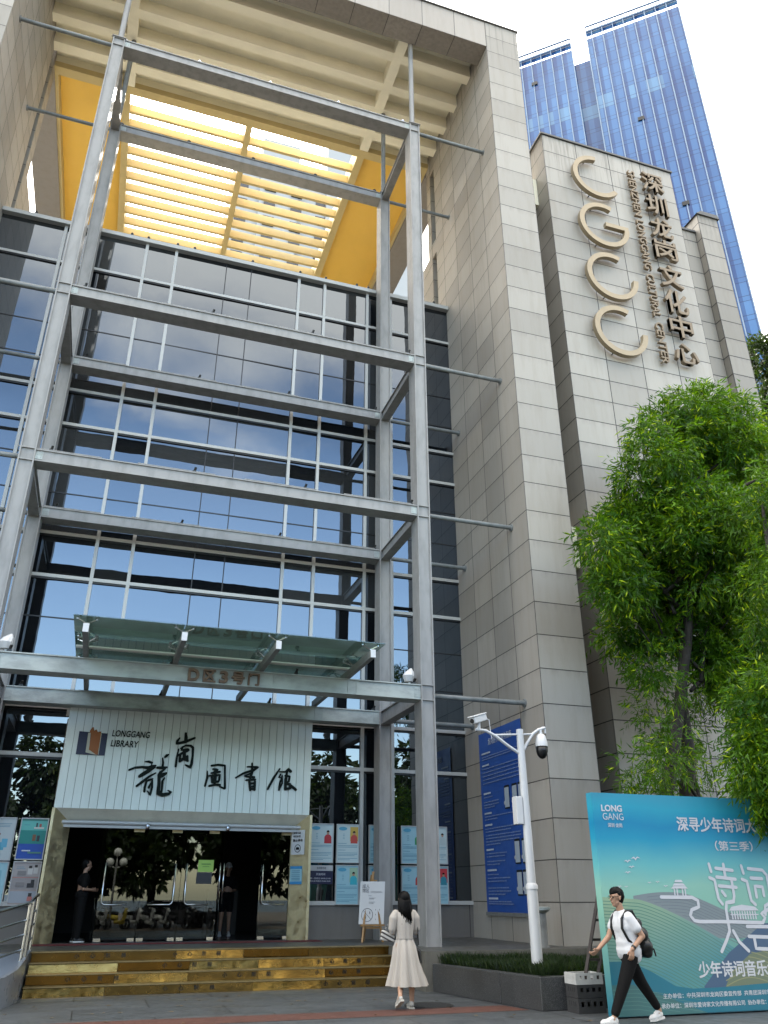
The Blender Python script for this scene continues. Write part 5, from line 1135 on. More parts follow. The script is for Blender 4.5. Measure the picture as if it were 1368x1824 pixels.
TT = tufts(TOP, 8, 1.0, 3)
leaves('crown', TT, 12500, 0.19, t, M['leaf'], 1, 0.6, 9, 0.040, (0.22, 0.55))
leaves('crown', tufts(LOW, 7, 0.8, 4), 800, 0.17, t, M['leaf'], 12, 0.5, 9, 0.030, (0.22, 0.5))
leaves('crown', tufts(RIGHT, 7, 1.0, 6), 1000, 0.19, t, M['leaf'], 2, 0.6, 9, 0.036, (0.22, 0.5))
r_ = random.Random(9)
for c in r_.sample(TT, 70):
    b_ = Vector(c[:3]); a = Vector((12.3+(b_.x-12.3)*0.45, 15+(b_.y-15)*0.4, b_.z-r_.uniform(0.5, 1.2)))
    g = B(); g.tube([a, a.lerp(b_, 0.55)+Vector((r_.uniform(-.1, .1), 0, 0.12)), b_], [0.022, 0.014, 0.006], 5); g.build('twig', M['bark'], t, smooth=True)
TREE2 = [(10.83, 11.24, 4.85, 0.69), (10.72, 11.48, 4.3, 0.62), (10.57, 11.17, 3.67, 0.55), (11.04, 11.85, 3.4, 0.45), (10.9, 11.79, 2.95, 0.28), (10.67, 11.4, 3.15, 0.25), (11.3, 11.34, 4.21, 0.75), (12.34, 11.83, 5.96, 1.14), (12.33, 11.56, 7.37, 1.17), (12.71, 11.81, 9.03, 0.94), (11.78, 11.5, 3.5, 0.63)]
t = thing('bamboo_leaved_tree', 'drooping tree whose lowest sprays hang over the right end of the billboard', 'tree', (12.6, 12.6, 0))
g = B(); g.tube([(12.6, 12.6, 0), (12.4, 12.4, 3), (12.2, 12.0, 6), (12.3, 11.8, 9)], [0.17, 0.14, 0.09, 0.03], 12); g.build('trunk', M['bark'], t, smooth=True)
for c in TREE2:
    g = B(); a = Vector((12.3, 12.1, c[2]+0.6)); b_ = Vector(c[:3]); g.tube([a, a.lerp(b_, .5)+Vector((0, 0, .4)), b_], [0.04, 0.03, 0.01], 6); g.build('branch', M['bark'], t, smooth=True)
TREE2 = [(a, b, c, d*0.85) for a, b, c, d in TREE2]
leaves('crown', tufts(TREE2, 12, 0.75, 8), 4300, 0.15, t, M['leaf'], 5, 0.9, 9, 0.032, (0.22, 0.55))
M['leaf_dark'] = foliage_mat('dark_leaf', (0.014, 0.034, 0.007), (0.03, 0.058, 0.010), 0.15)
TREE3 = [(30.35, 27.0, 28.19, 0.57), (29.98, 27.0, 27.0, 0.56), (30.11, 27.0, 25.77, 0.95), (29.9, 27.0, 23.61, 0.96), (31.31, 27.0, 27.86, 1.25), (30.17, 27.0, 28.52, 0.33), (31.5, 27, 24, 1.6), (31.8, 27.3, 20.5, 2.0), (33.2, 27.5, 26, 2.2), (33.6, 28, 22, 2.4), (33, 26.5, 18, 2.0)]
t = thing('broadleaf_tree', 'dark green tree top showing at the right edge beyond the stone tower', 'tree', (33, 27, 0))
g = B(); g.tube([(33, 27.4, 0), (32.6, 27.2, 12), (31.6, 27, 22), (30.6, 27, 27.5)], [0.4, 0.3, 0.15, 0.03], 10); g.build('trunk', M['bark'], t, smooth=True)
leaves('crown', TREE3, 3000, 0.30, t, M['leaf_dark'], 8, 0.4, 8, 0.13)
# trees across the road, which the glass reflects
rnd = random.Random(21)
spots = ((-16, -8, 11.0, 'tall street tree mirrored at the left of the glass wall'), (-2, -12.5, 9.5, 'round street tree mirrored in the middle of the glass doors'), (9, -10.5, 9.5, 'spreading street tree mirrored right of the glass doors'), (19, -9, 10.5, 'street tree mirrored behind the steel columns'), (32, -9, 10, 'street tree standing far to the right across the road'), (-30, -9, 10, 'street tree standing far to the left across the road'), (-8.5, -10.5, 9.5, 'low street tree mirrored low in the left doors'), (3.5, -12.5, 9.5, 'small street tree mirrored low in the right doors'), (14, -12, 9, 'darker street tree mirrored beside the steel columns'))
for i, (x, y, h, lb) in enumerate(spots):
    t = thing('street_tree', lb, 'tree', (x, y, 0), 'trees across the road')
    g = B(); g.tube([(x, y, 0), (x+.1, y, h*0.3), (x+.3, y+.2, h*0.75)], [0.25, 0.2, 0.06], 10); g.build('trunk', M['bark'], t, smooth=True)
    cl = []
    for k in range(22):
        a = rnd.uniform(0, 6.28); q = rnd.uniform(0.2, 1)*h*0.46; z = h*rnd.uniform(0.34, 0.95); q *= 1.15-(z/h)**2*0.75
        cl.append((x+q*math.cos(a), y+q*math.sin(a), z, h*rnd.uniform(0.12, 0.18)))
    leaves('crown', cl, 1700, 0.50, t, M['leaf_dark'], 30+i, 0.5, 7, 0.26)

rnd = random.Random(99); V = []; F = []
for i in range(90):
    x = rnd.uniform(-3, 9); y = rnd.uniform(11.5, 17.0)
    if y > 12.7 and x > 6.1: continue
    a = rnd.uniform(0, 6.28); l = rnd.uniform(.03, .07); w_ = l*.28; c, s_ = math.cos(a), math.sin(a); n0 = len(V)
    V += [(x-l*c, y-l*s_, .007), (x+w_*s_, y-w_*c, .012), (x+l*c, y+l*s_, .009), (x-w_*s_, y+w_*c, .014)]; F.append((n0, n0+1, n0+2, n0+3))
g = B(); g.add(V, F); tag(g.build('fallen_leaves', worn('dry_leaf', (0.22, 0.15, 0.05), 0.8, 0.4, 9)), 'small dry fallen leaves scattered over the paving', 'leaves', kind='stuff')

# ================================================================ PEOPLE
def capsule(g, p0, p1, r0, r1, n=12):
    p0 = Vector(p0); p1 = Vector(p1); d = (p1-p0); L_ = d.length; d = d.normalized() if L_ > 1e-6 else Vector((0, 0, 1))
    pts = []; rs = []
    for k in range(4): a = -math.pi/2+math.pi/2*(k+0.35)/4; pts.append(p0+d*(r0*math.sin(a))); rs.append(r0*math.cos(a))
    pts += [p0, p1]; rs += [r0, r1]
    for k in range(4): a = math.pi/2*(k+0.65)/4; pts.append(p1+d*(r1*math.sin(a))); rs.append(r1*math.cos(a))
    return g.tube(pts, rs, n)
def fuse(name, g, voxel, m, parent, sm=4, origin=None):
    me = g.mesh(name+'_raw'); o = bpy.data.objects.new('raw', me); COL.objects.link(o)
    md = o.modifiers.new('r', 'REMESH'); md.mode = 'VOXEL'; md.voxel_size = voxel
    s = o.modifiers.new('s', 'SMOOTH'); s.iterations = sm; s.factor = 0.5
    dg = bpy.context.evaluated_depsgraph_get(); dg.update()
    out = bpy.data.meshes.new_from_object(o.evaluated_get(dg)); bpy.data.objects.remove(o); bpy.data.meshes.remove(me)
    out.name = name
    return link(name, out, m, parent, True, origin)
def hand(g, wrist, dirv, side, curl=0.5, s=1.0):
    """palm, four bent fingers of different length and a thumb; side = vector towards the thumb"""
    w = Vector(wrist); d = Vector(dirv).normalized(); sd_ = Vector(side); sd_ = (sd_-d*sd_.dot(d)).normalized(); nn = d.cross(sd_)
    kn = w+d*0.085*s
    for q in (-0.026, -0.009, 0.009, 0.026): capsule(g, w+sd_*q*0.6*s, kn+sd_*q*s, 0.015*s, 0.012*s, 8)
    for q, l in ((0.030, 0.070), (0.010, 0.080), (-0.010, 0.074), (-0.030, 0.058)):
        a = kn+sd_*q*s; b_ = a+(d*math.cos(curl*.6)+nn*math.sin(curl*.6))*l*0.5*s; c = b_+(d*math.cos(curl*1.5)+nn*math.sin(curl*1.5))*l*0.5*s
        capsule(g, a, b_, 0.0095*s, 0.009*s, 8); capsule(g, b_, c, 0.009*s, 0.0075*s, 8)
    a = w+d*0.03*s+sd_*0.024*s; b_ = a+(d*0.6+sd_*0.75).normalized()*0.035*s; c = b_+(d*0.9+sd_*0.2+nn*0.25).normalized()*0.03*s
    capsule(g, a, b_, 0.012*s, 0.010*s, 8); capsule(g, b_, c, 0.010*s, 0.008*s, 8)
def head(g, c, f, s=1.0):
    """skull, jaw, nose, brow, lips, ears; f = facing direction (horizontal)"""
    c = Vector(c); f = Vector(f).normalized(); u = Vector((0, 0, 1)); r_ = f.cross(u)
    capsule(g, c+f*0.012*s+u*0.03*s, c-f*0.028*s+u*0.035*s, 0.082*s, 0.080*s, 16)
    capsule(g, c+f*0.035*s-u*0.01*s, c+f*0.045*s-u*0.085*s, 0.062*s, 0.036*s, 14)
    capsule(g, c+f*0.02*s-u*0.06*s+r_*0.03*s, c+f*0.045*s-u*0.085*s, 0.03*s, 0.03*s, 10); capsule(g, c+f*0.02*s-u*0.06*s-r_*0.03*s, c+f*0.045*s-u*0.085*s, 0.03*s, 0.03*s, 10)
    capsule(g, c+f*0.088*s+u*0.012*s, c+f*0.108*s-u*0.026*s, 0.010*s, 0.015*s, 8)
    capsule(g, c+f*0.082*s+u*0.028*s+r_*0.04*s, c+f*0.082*s+u*0.028*s-r_*0.04*s, 0.013*s, 0.013*s, 8)
    capsule(g, c+f*0.087*s-u*0.050*s+r_*0.016*s, c+f*0.087*s-u*0.050*s-r_*0.016*s, 0.009*s, 0.009*s, 8); capsule(g, c+f*0.085*s-u*0.062*s+r_*0.013*s, c+f*0.085*s-u*0.062*s-r_*0.013*s, 0.010*s, 0.010*s, 8)
    for k in (-1, 1): capsule(g, c-f*0.005*s+r_*k*0.083*s+u*0.015*s, c+f*0.0*s+r_*k*0.080*s-u*0.025*s, 0.016*s, 0.010*s, 8)
def eyes(c, f, parent, s=1.0):
    c = Vector(c); f = Vector(f).normalized(); u = Vector((0, 0, 1)); r_ = f.cross(u)
    for k in (-1, 1):
        g = B(); p = c+f*0.082*s+r_*k*0.032*s+u*0.006*s; g.ball(tuple(p), 0.013*s, 10, 8); g.build('eye', M['black'], parent, True)
def shoe(nm, heel, toe, h, m, parent, sole=None, w=0.046):
    heel = Vector(heel); toe = Vector(toe); d = (toe-heel); L_ = d.length; d.normalize(); u = Vector((0, 0, 1)); u = (u-d*u.dot(d)).normalized()
    g = B(); capsule(g, heel+d*0.04+u*0.045, heel+d*0.06+u*(h-0.02), w*0.85, w*0.80); capsule(g, heel+d*0.05+u*0.035, toe-d*0.06+u*0.025, w*0.85, w, 12); capsule(g, heel+d*0.09+u*0.075, toe-d*0.09+u*0.035, w*0.72, w*0.8, 12); capsule(g, toe-d*0.05+u*0.028, toe-d*0.035+u*0.026, w*0.98, w*0.8, 12)
    o = fuse(nm, g, 0.009, m, parent, 3)
    if sole:
        g = B(); s_ = d.cross(u)
        P = [(0, w*.7), (0.06, w*.95), (L_*.5, w*.8), (L_-0.08, w*1.12), (L_-0.02, w*.75), (L_, 0)]
        P = P+[(a, -b_) for a, b_ in P[::-1]][1:]
        g.prism([(a, b_) for a, b_ in P], heel-u*0.012, d, u.cross(d), 0.026); g.build('sole', sole, o)
    return o
M['dress'] = worn('linen', (0.52, 0.475, 0.425), 0.85, 0.1, 14, (1, 1, 0.2), 0.85, bump=0.15)
M['shirt'] = worn('white_cotton', (0.80, 0.81, 0.84), 0.8, 0.05, 10, (1, 1, 1), 0.85)
M['trousers'] = mat('black_cloth', (0.0035, 0.0035, 0.004), 0.9, 0, 1.3); M['sneaker'] = mat('white_sneaker', (0.74, 0.74, 0.74), 0.5); M['sole'] = mat('sole_rubber', (0.55, 0.53, 0.48), 0.7)
M['sneaker_g'] = worn('grey_sneaker', (0.52, 0.50, 0.46), 0.6, 0.4, 20, (1, 1, 1), 0.5)

# ---- the woman, seen from behind, walking to the steps
wx, wy = 4.95, 13.8
def w(x, y, z): return Vector((wx+x, wy+y, z))
t = thing('person', 'woman with long black hair in a cream belted dress walking towards the steps', 'person', (wx, wy, 0))
g = B()
capsule(g, w(-.05, 0, .86), w(.05, 0, .86), .095, .095); capsule(g, w(0, .01, .90), w(0, .02, 1.25), .085, .09); capsule(g, w(-.12, .02, 1.31), w(.12, .02, 1.31), .05, .05); capsule(g, w(0, .02, 1.33), w(0, .03, 1.47), .05, .046)
head(g, w(0, .045, 1.535), (0.15, 1, -0.05))
capsule(g, w(.08, 0, .86), w(.09, .02, .48), .085, .055); capsule(g, w(.09, .02, .48), w(.085, -.05, .30), .053, .055); capsule(g, w(.085, -.05, .30), w(.095, -.02, .09), .050, .034); capsule(g, w(.095, -.02, .08), w(.10, .10, .04), .035, .03)
capsule(g, w(-.08, 0, .86), w(-.10, .05, .48), .085, .055); capsule(g, w(-.10, .05, .48), w(-.125, -.10, .34), .053, .054); capsule(g, w(-.125, -.10, .34), w(-.175, -.24, .19), .048, .033); capsule(g, w(-.175, -.24, .18), w(-.185, -.14, .08), .035, .03)
for s in (-1, 1):
    capsule(g, w(.165*s, .02, 1.32), w(.20*s, .04, 1.06), .042, .036); capsule(g, w(.20*s, .04, 1.06), w(.10*s, .25, 1.14), .034, .025); hand(g, w(.10*s, .25, 1.14), (-.35*s, .6, .5), (0, .2, 1), 0.9, 0.92)
body = fuse('body', g, 0.0085, M['skin'], t, 4); eyes(w(0, .045, 1.535), (0.15, 1, -0.05), t)
n = 72
def folds(k, a): return lambda th: 1+2.4*a*(math.sin(9*th+k)+0.6*math.sin(17*th+1.7*k)+0.4*math.sin(5*th))
g = B()
g.rings([(wx, wy+.02, 1.405, .075, .06), (wx, wy+.02, 1.38, .13, .075), (wx, wy+.02, 1.345, .175, .095), (wx, wy+.02, 1.27, .168, .118, folds(0, .008)), (wx, wy+.02, 1.14, .155, .12, folds(.3, .012)), (wx, wy+.015, 1.03, .140, .112, folds(.4, .016)), (wx, wy+.01, .975, .132, .105, folds(.5, .014)),
         (wx, wy+.01, .95, .140, .112, folds(.5, .03)), (wx+.0, wy, .85, .178, .15, folds(.6, .035)), (wx+.005, wy-.005, .70, .205, .175, folds(.7, .035)), (wx+.015, wy-.01, .52, .245, .205, folds(.9, .042)), (wx+.025, wy-.015, .40, .285, .225, folds(1.0, .045)), (wx+.03, wy-.02, .315, .305, .235, folds(1.05, .05))], n, cap=False)
dr = g.build('dress', M['dress'], t, True)
for s in (-1, 1):
    g = B(); capsule(g, w(.155*s, .02, 1.335), w(.185*s, .02, 1.27), .062, .078, 14); capsule(g, w(.185*s, .02, 1.27), w(.205*s, .035, 1.12), .078, .066, 14); capsule(g, w(.205*s, .035, 1.12), w(.20*s, .05, 1.07), .066, .05, 14)
    fuse('sleeve', g, 0.011, M['dress'], t, 3)
g = B(); g.rings([(wx, wy+.01, .968, .142, .115, folds(.5, .01)), (wx, wy+.01, .99, .142, .115, folds(.5, .01))], n, cap=False); g.rings([(wx, wy+.01, .99, .135, .108, folds(.5, .01)), (wx, wy+.01, .968, .135, .108, folds(.5, .01))], n, cap=False); g.build('belt', mat('belt_cloth', (0.46, 0.42, 0.38), 0.8), t, True)
g = B(); c = w(0, .03, 1.555)
g.ball(tuple(c+Vector((0, -.012, .012))), (.098, .105, .108), 20, 14)
for i in range(46):
    r_ = random.Random(i); a = math.pi*(-0.08-0.84*i/45); x0, y0 = .083*math.cos(a), .085*math.sin(a)
    p = c+Vector((x0, y0, .02)); e = c+Vector((x0*1.15+r_.uniform(-.02, .02), y0*1.0-.025+r_.uniform(-.02, .01), -.16)); en = c+Vector((x0*.75+r_.uniform(-.045, .045)+.015, min(y0*.7, 0)-.075+r_.uniform(-.02, .02), -.27-r_.uniform(0, .11)))
    g.tube([p, c+Vector((x0*1.18, y0*1.12, -.06)), e, en], [.02, .024, .02, .004], 6)
g.build('hair', M['hair'], t, True)
shoe('shoe', w(.085, -.085, .014), w(.105, .175, .014), .10, M['sneaker_g'], t, M['sole'], .042)
shoe('shoe', w(-.165, -.315, .150), w(-.19, -.10, .028), .10, M['sneaker_g'], t, M['sole'], .042)
t = thing('handbag', 'black shoulder bag at the right hip of the woman in the dress', 'bag', (wx+.24, wy, .66))
g = B(); g.prism([(-.10, .66), (.13, .62), (.11, .80), (-.04, .90), (-.10, .88)], w(.19, .06, 0), Vector((.75, -.6, 0)), (0, 0, 1), .07); g.build('body', M['black'], t, bevel=.015)
g = B(); g.tube([w(.24, .02, .88), w(.21, -.03, 1.1), w(.17, -.02, 1.36), w(.10, .10, 1.37)], .007, 6); g.build('strap', M['black'], t)
def stripes():
    m = mat('striped_canvas', (0.6, 0.58, 0.54), 0.8); k = NB(m); sp = k.n('ShaderNodeSeparateXYZ'); k.L.new(k.pos().outputs['Position'], sp.inputs[0])
    s_ = k.math('GREATER_THAN', k.math('FRACT', k.math('MULTIPLY', k.math('ADD', sp.outputs['Z'], k.math('MULTIPLY', sp.outputs['X'], 0.5)), 16.0)), 0.55); k.col(k.mix(s_, (0.60, 0.58, 0.54), (0.07, 0.06, 0.06))); return m
t = thing('tote_bag', 'striped grey and cream tote bag under the left arm of the woman', 'bag', (wx-.24, wy+.1, .96))
g = B(); g.prism([(-.12, .95), (.12, .92), (.10, 1.06), (-.10, 1.10)], w(-.25, .16, 0), (1, -.15, 0), (0, 0, 1), .08); g.build('body', stripes(), t, bevel=.02)
g = B(); g.tube([w(-.31, .13, 1.09), w(-.26, .10, 1.18), w(-.19, .13, 1.07)], .008, 6); g.build('strap', stripes(), t)

# ---- the man striding left in front of the billboard
mx_, my_ = 7.35, 11.22
def q(x, y, z): return Vector((mx_+x, my_+y, z))
t = thing('person', 'young man in white T-shirt and black trousers striding left past the billboard', 'person', (mx_, my_, 0))
g = B()
capsule(g, q(.05, -.05, .90), q(.05, .05, .90), .09, .09); capsule(g, q(.05, 0, .95), q(.02, 0, 1.25), .09, .09); capsule(g, q(.02, -.13, 1.33), q(.02, .13, 1.33), .05, .05); capsule(g, q(.01, 0, 1.36), q(-.025, 0, 1.49), .056, .052)
HC = q(-.045, 0, 1.57); HF = (-1, -0.05, 0)
head(g, HC, HF, 1.0)
# near (left) arm bent back, hand forward of the hip; far arm swings ahead
capsule(g, q(.03, -.175, 1.31), q(.17, -.21, 1.08), .048, .040); capsule(g, q(.17, -.21, 1.08), q(-.02, -.21, .92), .040, .028); hand(g, q(-.02, -.21, .92), (-.25, 0, -1), (-1, .2, 0), 0.7)
capsule(g, q(.0, .175, 1.31), q(-.12, .20, 1.06), .048, .040); capsule(g, q(-.12, .20, 1.06), q(-.33, .17, .91), .040, .028); hand(g, q(-.33, .17, .91), (-1, 0, -.75), (-.3, -.4, .6), 0.9)
capsule(g, q(.04, -.09, .86), q(-.16, -.09, .47), .085, .058); capsule(g, q(-.16, -.09, .47), q(-.35, -.09, .11), .058, .036); capsule(g, q(-.35, -.09, .09), q(-.46, -.09, .05), .036, .03)
capsule(g, q(.06, .09, .86), q(.26, .09, .48), .085, .058); capsule(g, q(.26, .09, .48), q(.50, .09, .15), .058, .036); capsule(g, q(.50, .09, .13), q(.42, .09, .06), .036, .03)
fuse('body', g, 0.006, M['skin'], t, 3); eyes(HC, HF, t)
g = B(); capsule(g, q(.07, -.05, .92), q(.025, -.06, 1.24), .125, .13, 16); capsule(g, q(.07, .05, .92), q(.025, .06, 1.24), .125, .13, 16); capsule(g, q(.02, -.11, 1.315), q(.02, .11, 1.315), .088, .088, 16); capsule(g, q(.03, -.06, 1.2), q(.03, .06, 1.2), .135, .135, 16); capsule(g, q(.045, -.055, 1.0), q(.045, .055, 1.0), .128, .128, 16); capsule(g, q(.06, -.07, .90), q(.06, .07, .90), .138, .138, 16); capsule(g, q(.12, -.05, .82), q(.10, .05, .84), .075, .075, 16)
capsule(g, q(.02, -.16, 1.315), q(.095, -.195, 1.185), .070, .072, 14); capsule(g, q(.01, .16, 1.315), q(-.05, .19, 1.19), .070, .070, 14); capsule(g, q(.015, 0, 1.345), q(.008, 0, 1.372), .085, .070, 14); capsule(g, q(.09, -.075, .83), q(.02, -.09, .85), .105, .085, 14); capsule(g, q(.09, .075, .83), q(.02, .09, .85), .105, .085, 14)
fuse('t_shirt', g, 0.011, M['shirt'], t, 4)
g = B(); capsule(g, q(.05, -.05, .87), q(.05, .05, .87), .105, .105, 16); capsule(g, q(.035, -.08, .83), q(-.155, -.09, .47), .108, .083, 14); capsule(g, q(-.155, -.09, .47), q(-.325, -.09, .16), .082, .060, 14); capsule(g, q(.065, .08, .83), q(.26, .09, .49), .108, .083, 14); capsule(g, q(.26, .09, .49), q(.465, .09, .20), .082, .058, 14)
fuse('trousers', g, 0.0105, M['trousers'], t, 4)
shoe('shoe', q(-.29, -.09, .016), q(-.57, -.09, .022), .10, M['sneaker'], t, M['white'])
shoe('shoe', q(.56, .09, .055), q(.33, .09, .018), .10, M['sneaker'], t, M['white'])
g = B(); capsule(g, HC+Vector((.030, 0, .055)), HC+Vector((-.025, 0, .070)), .088, .075, 18); capsule(g, HC+Vector((.055, 0, .02)), HC+Vector((.045, 0, -.03)), .072, .058, 16); capsule(g, HC+Vector((-.04, 0, .085)), HC+Vector((-.085, 0, .062)), .052, .022, 12)
for k in (-1, 1): capsule(g, HC+Vector((.0, .072*k, .055)), HC+Vector((.02, .074*k, .01)), .026, .018, 10)
for i in range(60):
    r_ = random.Random(100+i); a = r_.uniform(0, 6.28); e = r_.uniform(.15, 1.4); d = Vector((math.cos(a)*math.cos(e), math.sin(a)*math.cos(e), math.sin(e))); p = HC+Vector((.015, 0, .055))+d*.082; capsule(g, p, p+d*.014+Vector((-.012, 0, .004)), .010, .004, 6)
fuse('hair', g, 0.0075, M['hair'], t, 1)
g = B()
for k in (-1, 1):
    c = HC+Vector((-.103, .033*k, .008)); g.tube([c+Vector((0, .024*math.cos(a*.3927), .020*math.sin(a*.3927))) for a in range(17)], .0028, 6, False); g.tube([c+Vector((0, .024*k, .004)), HC+Vector((-.02, .082*k, .018))], .0028, 6)
g.tube([HC+Vector((-.104, -.01, .01)), HC+Vector((-.104, .01, .01))], .0028, 6); g.build('glasses', M['black'], t)
g = B(); d = (q(-.02, -.21, .92)-q(.17, -.21, 1.08)).normalized(); p = q(-.005, -.21, .935); g.tube([p, p-d*.028], .034, 14); g.build('watch', M['black'], t, auto=40)
t = thing('backpack', 'black backpack on the back of the striding young man', 'backpack', (mx_+.27, my_, .85))
g = B(); capsule(g, q(.19, -.09, 1.24), q(.19, .09, 1.24), .072, .072, 14); capsule(g, q(.235, -.10, 1.10), q(.235, .10, 1.10), .098, .098, 14); capsule(g, q(.285, -.10, .95), q(.285, .10, .95), .098, .098, 14); capsule(g, q(.305, -.09, .87), q(.305, .09, .87), .075, .075, 14); capsule(g, q(.33, -.06, 1.02), q(.36, -.06, .90), .055, .055); capsule(g, q(.33, .06, 1.02), q(.36, .06, .90), .055, .055)
fuse('body', g, 0.012, M['black'], t, 4)
for s in (-1, 1):
    g = B(); g.tube([q(.17, .10*s, 1.30), q(.10, .13*s, 1.40), q(.0, .13*s, 1.40), q(-.085, .13*s, 1.30), q(-.10, .135*s, 1.18), q(-.03, .16*s, 1.03), q(.14, .16*s, .93)], .019, 8); g.build('strap', M['black'], t, True)
g = B(); g.tube([q(.16, -.02, 1.31), q(.185, -.02, 1.37), q(.205, .02, 1.33), q(.19, .02, 1.29)], .011, 6); g.build('loop', M['black'], t); g = B(); g.tube([q(.36, -.08, .96), q(.42, -.09, .90), q(.44, -.09, .82)], .012, 6); g.build('strap_end', M['black'], t)

# ---- two people in the dark doorway
def stander(x, y, z, f, label, cap=False, arms=True, shorts=False):
    f = Vector(f).normalized(); s_ = Vector((-f.y, f.x, 0)); P = lambda a, b_, c: Vector((x, y, z))+f*a+s_*b_+Vector((0, 0, c))
    t = thing('person', label, 'person', (x, y, z)); g = B()
    capsule(g, P(0, -.05, .92), P(0, .05, .92), .11, .11); capsule(g, P(0, 0, .95), P(0, 0, 1.27), .11, .12); capsule(g, P(0, -.14, 1.36), P(0, .14, 1.36), .055, .055); capsule(g, P(0, 0, 1.38), P(.02, 0, 1.5), .052, .05); head(g, P(.03, 0, 1.58), f)
    for k in (-1, 1):
        capsule(g, P(0, .18*k, 1.34), P(-.03, .21*k, 1.08), .045, .038); capsule(g, P(-.03, .21*k, 1.08), P(.20, .12*k, 1.06), .037, .027); hand(g, P(.20, .12*k, 1.06), tuple(f-s_*0.4*k), (0, 0, 1), 0.8, .95)
        capsule(g, P(0, .09*k, .88), P(.01, .10*k, .48), .088, .058); capsule(g, P(.01, .10*k, .48), P(-.01, .11*k, .09), .055, .036); capsule(g, P(-.01, .11*k, .06), P(.12, .12*k, .035), .036, .028)
    fuse('body', g, .0095, M['skin'], t, 4); eyes(P(.03, 0, 1.58), f, t)
    g = B(); capsule(g, P(0, -.06, 1.25), P(0, .06, 1.25), .14, .14); capsule(g, P(0, -.06, .95), P(0, .06, .95), .14, .14); capsule(g, P(0, -.13, 1.34), P(0, .13, 1.34), .085, .085)
    for k in (-1, 1): capsule(g, P(0, .17*k, 1.34), P(-.02, .205*k, 1.16), .072, .07)
    fuse('top', g, .013, M['trousers'], t, 3)
    g = B(); capsule(g, P(0, -.06, .92), P(0, .06, .92), .125, .125); zz = .62 if shorts else .1
    for k in (-1, 1): capsule(g, P(0, .09*k, .88), P(.005, .10*k, zz), .11, .09 if shorts else .07)
    fuse('trousers', g, .013, M['trousers'], t, 3)
    g = B(); c = P(.01, 0, 1.615); capsule(g, c, c+Vector((0, 0, .03))-f*.02, .092, .085); capsule(g, c-f*.05, c-f*.045-Vector((0, 0, .06)), .07, .06); fuse('hair', g, .01, M['hair'], t, 2)
    for k in (-1, 1): shoe('shoe', P(-.08, .11*k, .012), P(.18, .12*k, .012), .09, M['sneaker'] if cap else M['black'], t, M['white'])
    if cap:
        g = B(); c = P(.015, 0, 1.655); capsule(g, c, c+Vector((0, 0, .025)), .098, .085); capsule(g, c+f*.09, c+f*.15-Vector((0, 0, .012)), .05, .04); fuse('cap', g, .01, M['shirt'], t, 2)
    return t
stander(-0.16, 21.50, PZ+.005, (1, .25, 0), 'person in black leaning by the open left door with bare forearms')
stander(3.46, 23.6, PZ+.005, (-.1, -1, 0), 'person in a white cap and black clothes just inside the open door', True, True, True)
# motor scooters and cars across the road, seen only as reflections in the doors
def scooter(x, y, col, label, rz):
    t = thing('scooter', label, 'scooter', (x, y, 0), 'scooters parked across the road')
    ca, sa = math.cos(rz), math.sin(rz); P = lambda a, b_, c: Vector((x+a*ca-b_*sa, y+a*sa+b_*ca, c))
    for a in (-.6, .6):
        g = B(); g.tube([P(a+.22*math.cos(k*.524), 0, .25+.22*math.sin(k*.524)) for k in range(13)], .06, 8, False); g.build('wheel', M['black'], t, True)
    g = B(); capsule(g, P(-.55, 0, .6), P(-.1, 0, .55), .16, .15); capsule(g, P(-.1, 0, .35), P(.4, 0, .32), .10, .10); capsule(g, P(.42, 0, .38), P(.52, 0, .95), .12, .10); g.build('body', col, t, True)
    g = B(); capsule(g, P(-.6, 0, .76), P(-.05, 0, .76), .11, .10); g.build('seat', M['black'], t, True)
    g = B(); g.tube([P(.5, -.3, 1.05), P(.5, 0, 1.0), P(.5, .3, 1.05)], .02, 8); g.build('handlebar', M['chrome'], t, True)
    g = B(); g.ball(tuple(P(.62, 0, .88)), .07, 10, 8); g.build('headlight', M['white'], t, True)
cols = [flat((0.6, 0.6, 0.58)), flat((0.45, 0.05, 0.03)), flat((0.03, 0.03, 0.035)), flat((0.55, 0.42, 0.06)), flat((0.05, 0.12, 0.35))]
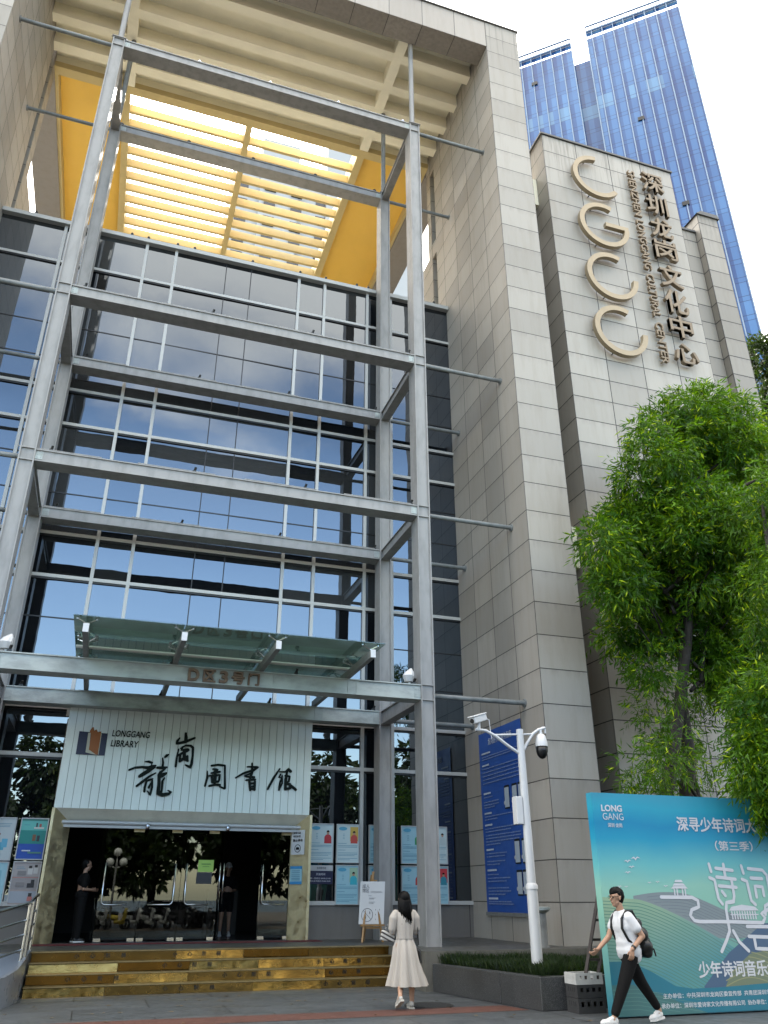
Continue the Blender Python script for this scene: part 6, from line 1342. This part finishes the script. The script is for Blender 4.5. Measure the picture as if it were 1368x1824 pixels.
nm = ['white', 'red', 'black', 'yellow', 'blue']
rnd = random.Random(77)
for i in range(22):
    c = rnd.choice((0, 0, 1, 2, 2, 3, 4))
    scooter(-8.5+0.78*i, -8.4+rnd.uniform(-.5, .5), cols[c], '%s scooter in the row parked across the road, mirrored in the glass doors' % nm[c], R(rnd.uniform(20, 75)))
def car(x, y, col, label):
    t = thing('parked_car', label, 'car', (x, y, 0), 'cars parked across the road')
    P = [(-2.2, .35), (2.2, .35), (2.25, .75), (1.3, .92), (.6, 1.40), (-1.0, 1.42), (-1.75, .98), (-2.25, .85)]
    g = B(); g.prism(P, (x, y+.85, 0), (1, 0, 0), (0, 0, 1), 1.7); g.build('body', col, t, bevel=.06)
    g = B(); g.prism([(1.12, .95), (.55, 1.33), (-.95, 1.35), (-1.5, .98)], (x, y+.862, 0), (1, 0, 0), (0, 0, 1), -.012); g.build('window', M['glass'], t)
    for a in (-1.4, 1.4):
        for b_ in (-.8, .72):
            g = B(); g.tube([(x+a, y+b_, .33), (x+a, y+b_+.16, .33)], .33, 16); g.build('wheel', M['black'], t, auto=40)
for i, (x, c, lb) in enumerate(((-6.2, 0, 'white saloon car mirrored at the left of the glass doors'), (-0.8, 0, 'white saloon car mirrored in the middle of the glass doors'), (4.6, 2, 'black saloon car mirrored at the right of the glass doors'))):
    car(x, -10.6, cols[c], lb)
M['globe'] = mat('opal_globe', (0.8, 0.8, 0.76), 0.25)
for x, lb in ((-3.4, 'three globe street lamp mirrored at the left door leaf'), (1.2, 'three globe street lamp mirrored between the middle door leaves')):
    t = thing('street_lamp', lb, 'street lamp', (x, -7.5, 0))
    g = B(); g.tube([(x, -7.5, 0), (x, -7.5, 3.3)], .06, 10); g.build('post', M['pipe'], t)
    for a, z in ((-.35, 3.2), (.35, 3.2), (0, 3.7)):
        g = B(); g.tube([(x, -7.5, 3.0), (x+a, -7.5, z-.1)], .025, 6); g.ball((x+a, -7.5, z+.1), .22, 16, 10); g.build('globe', M['globe'], t, True)
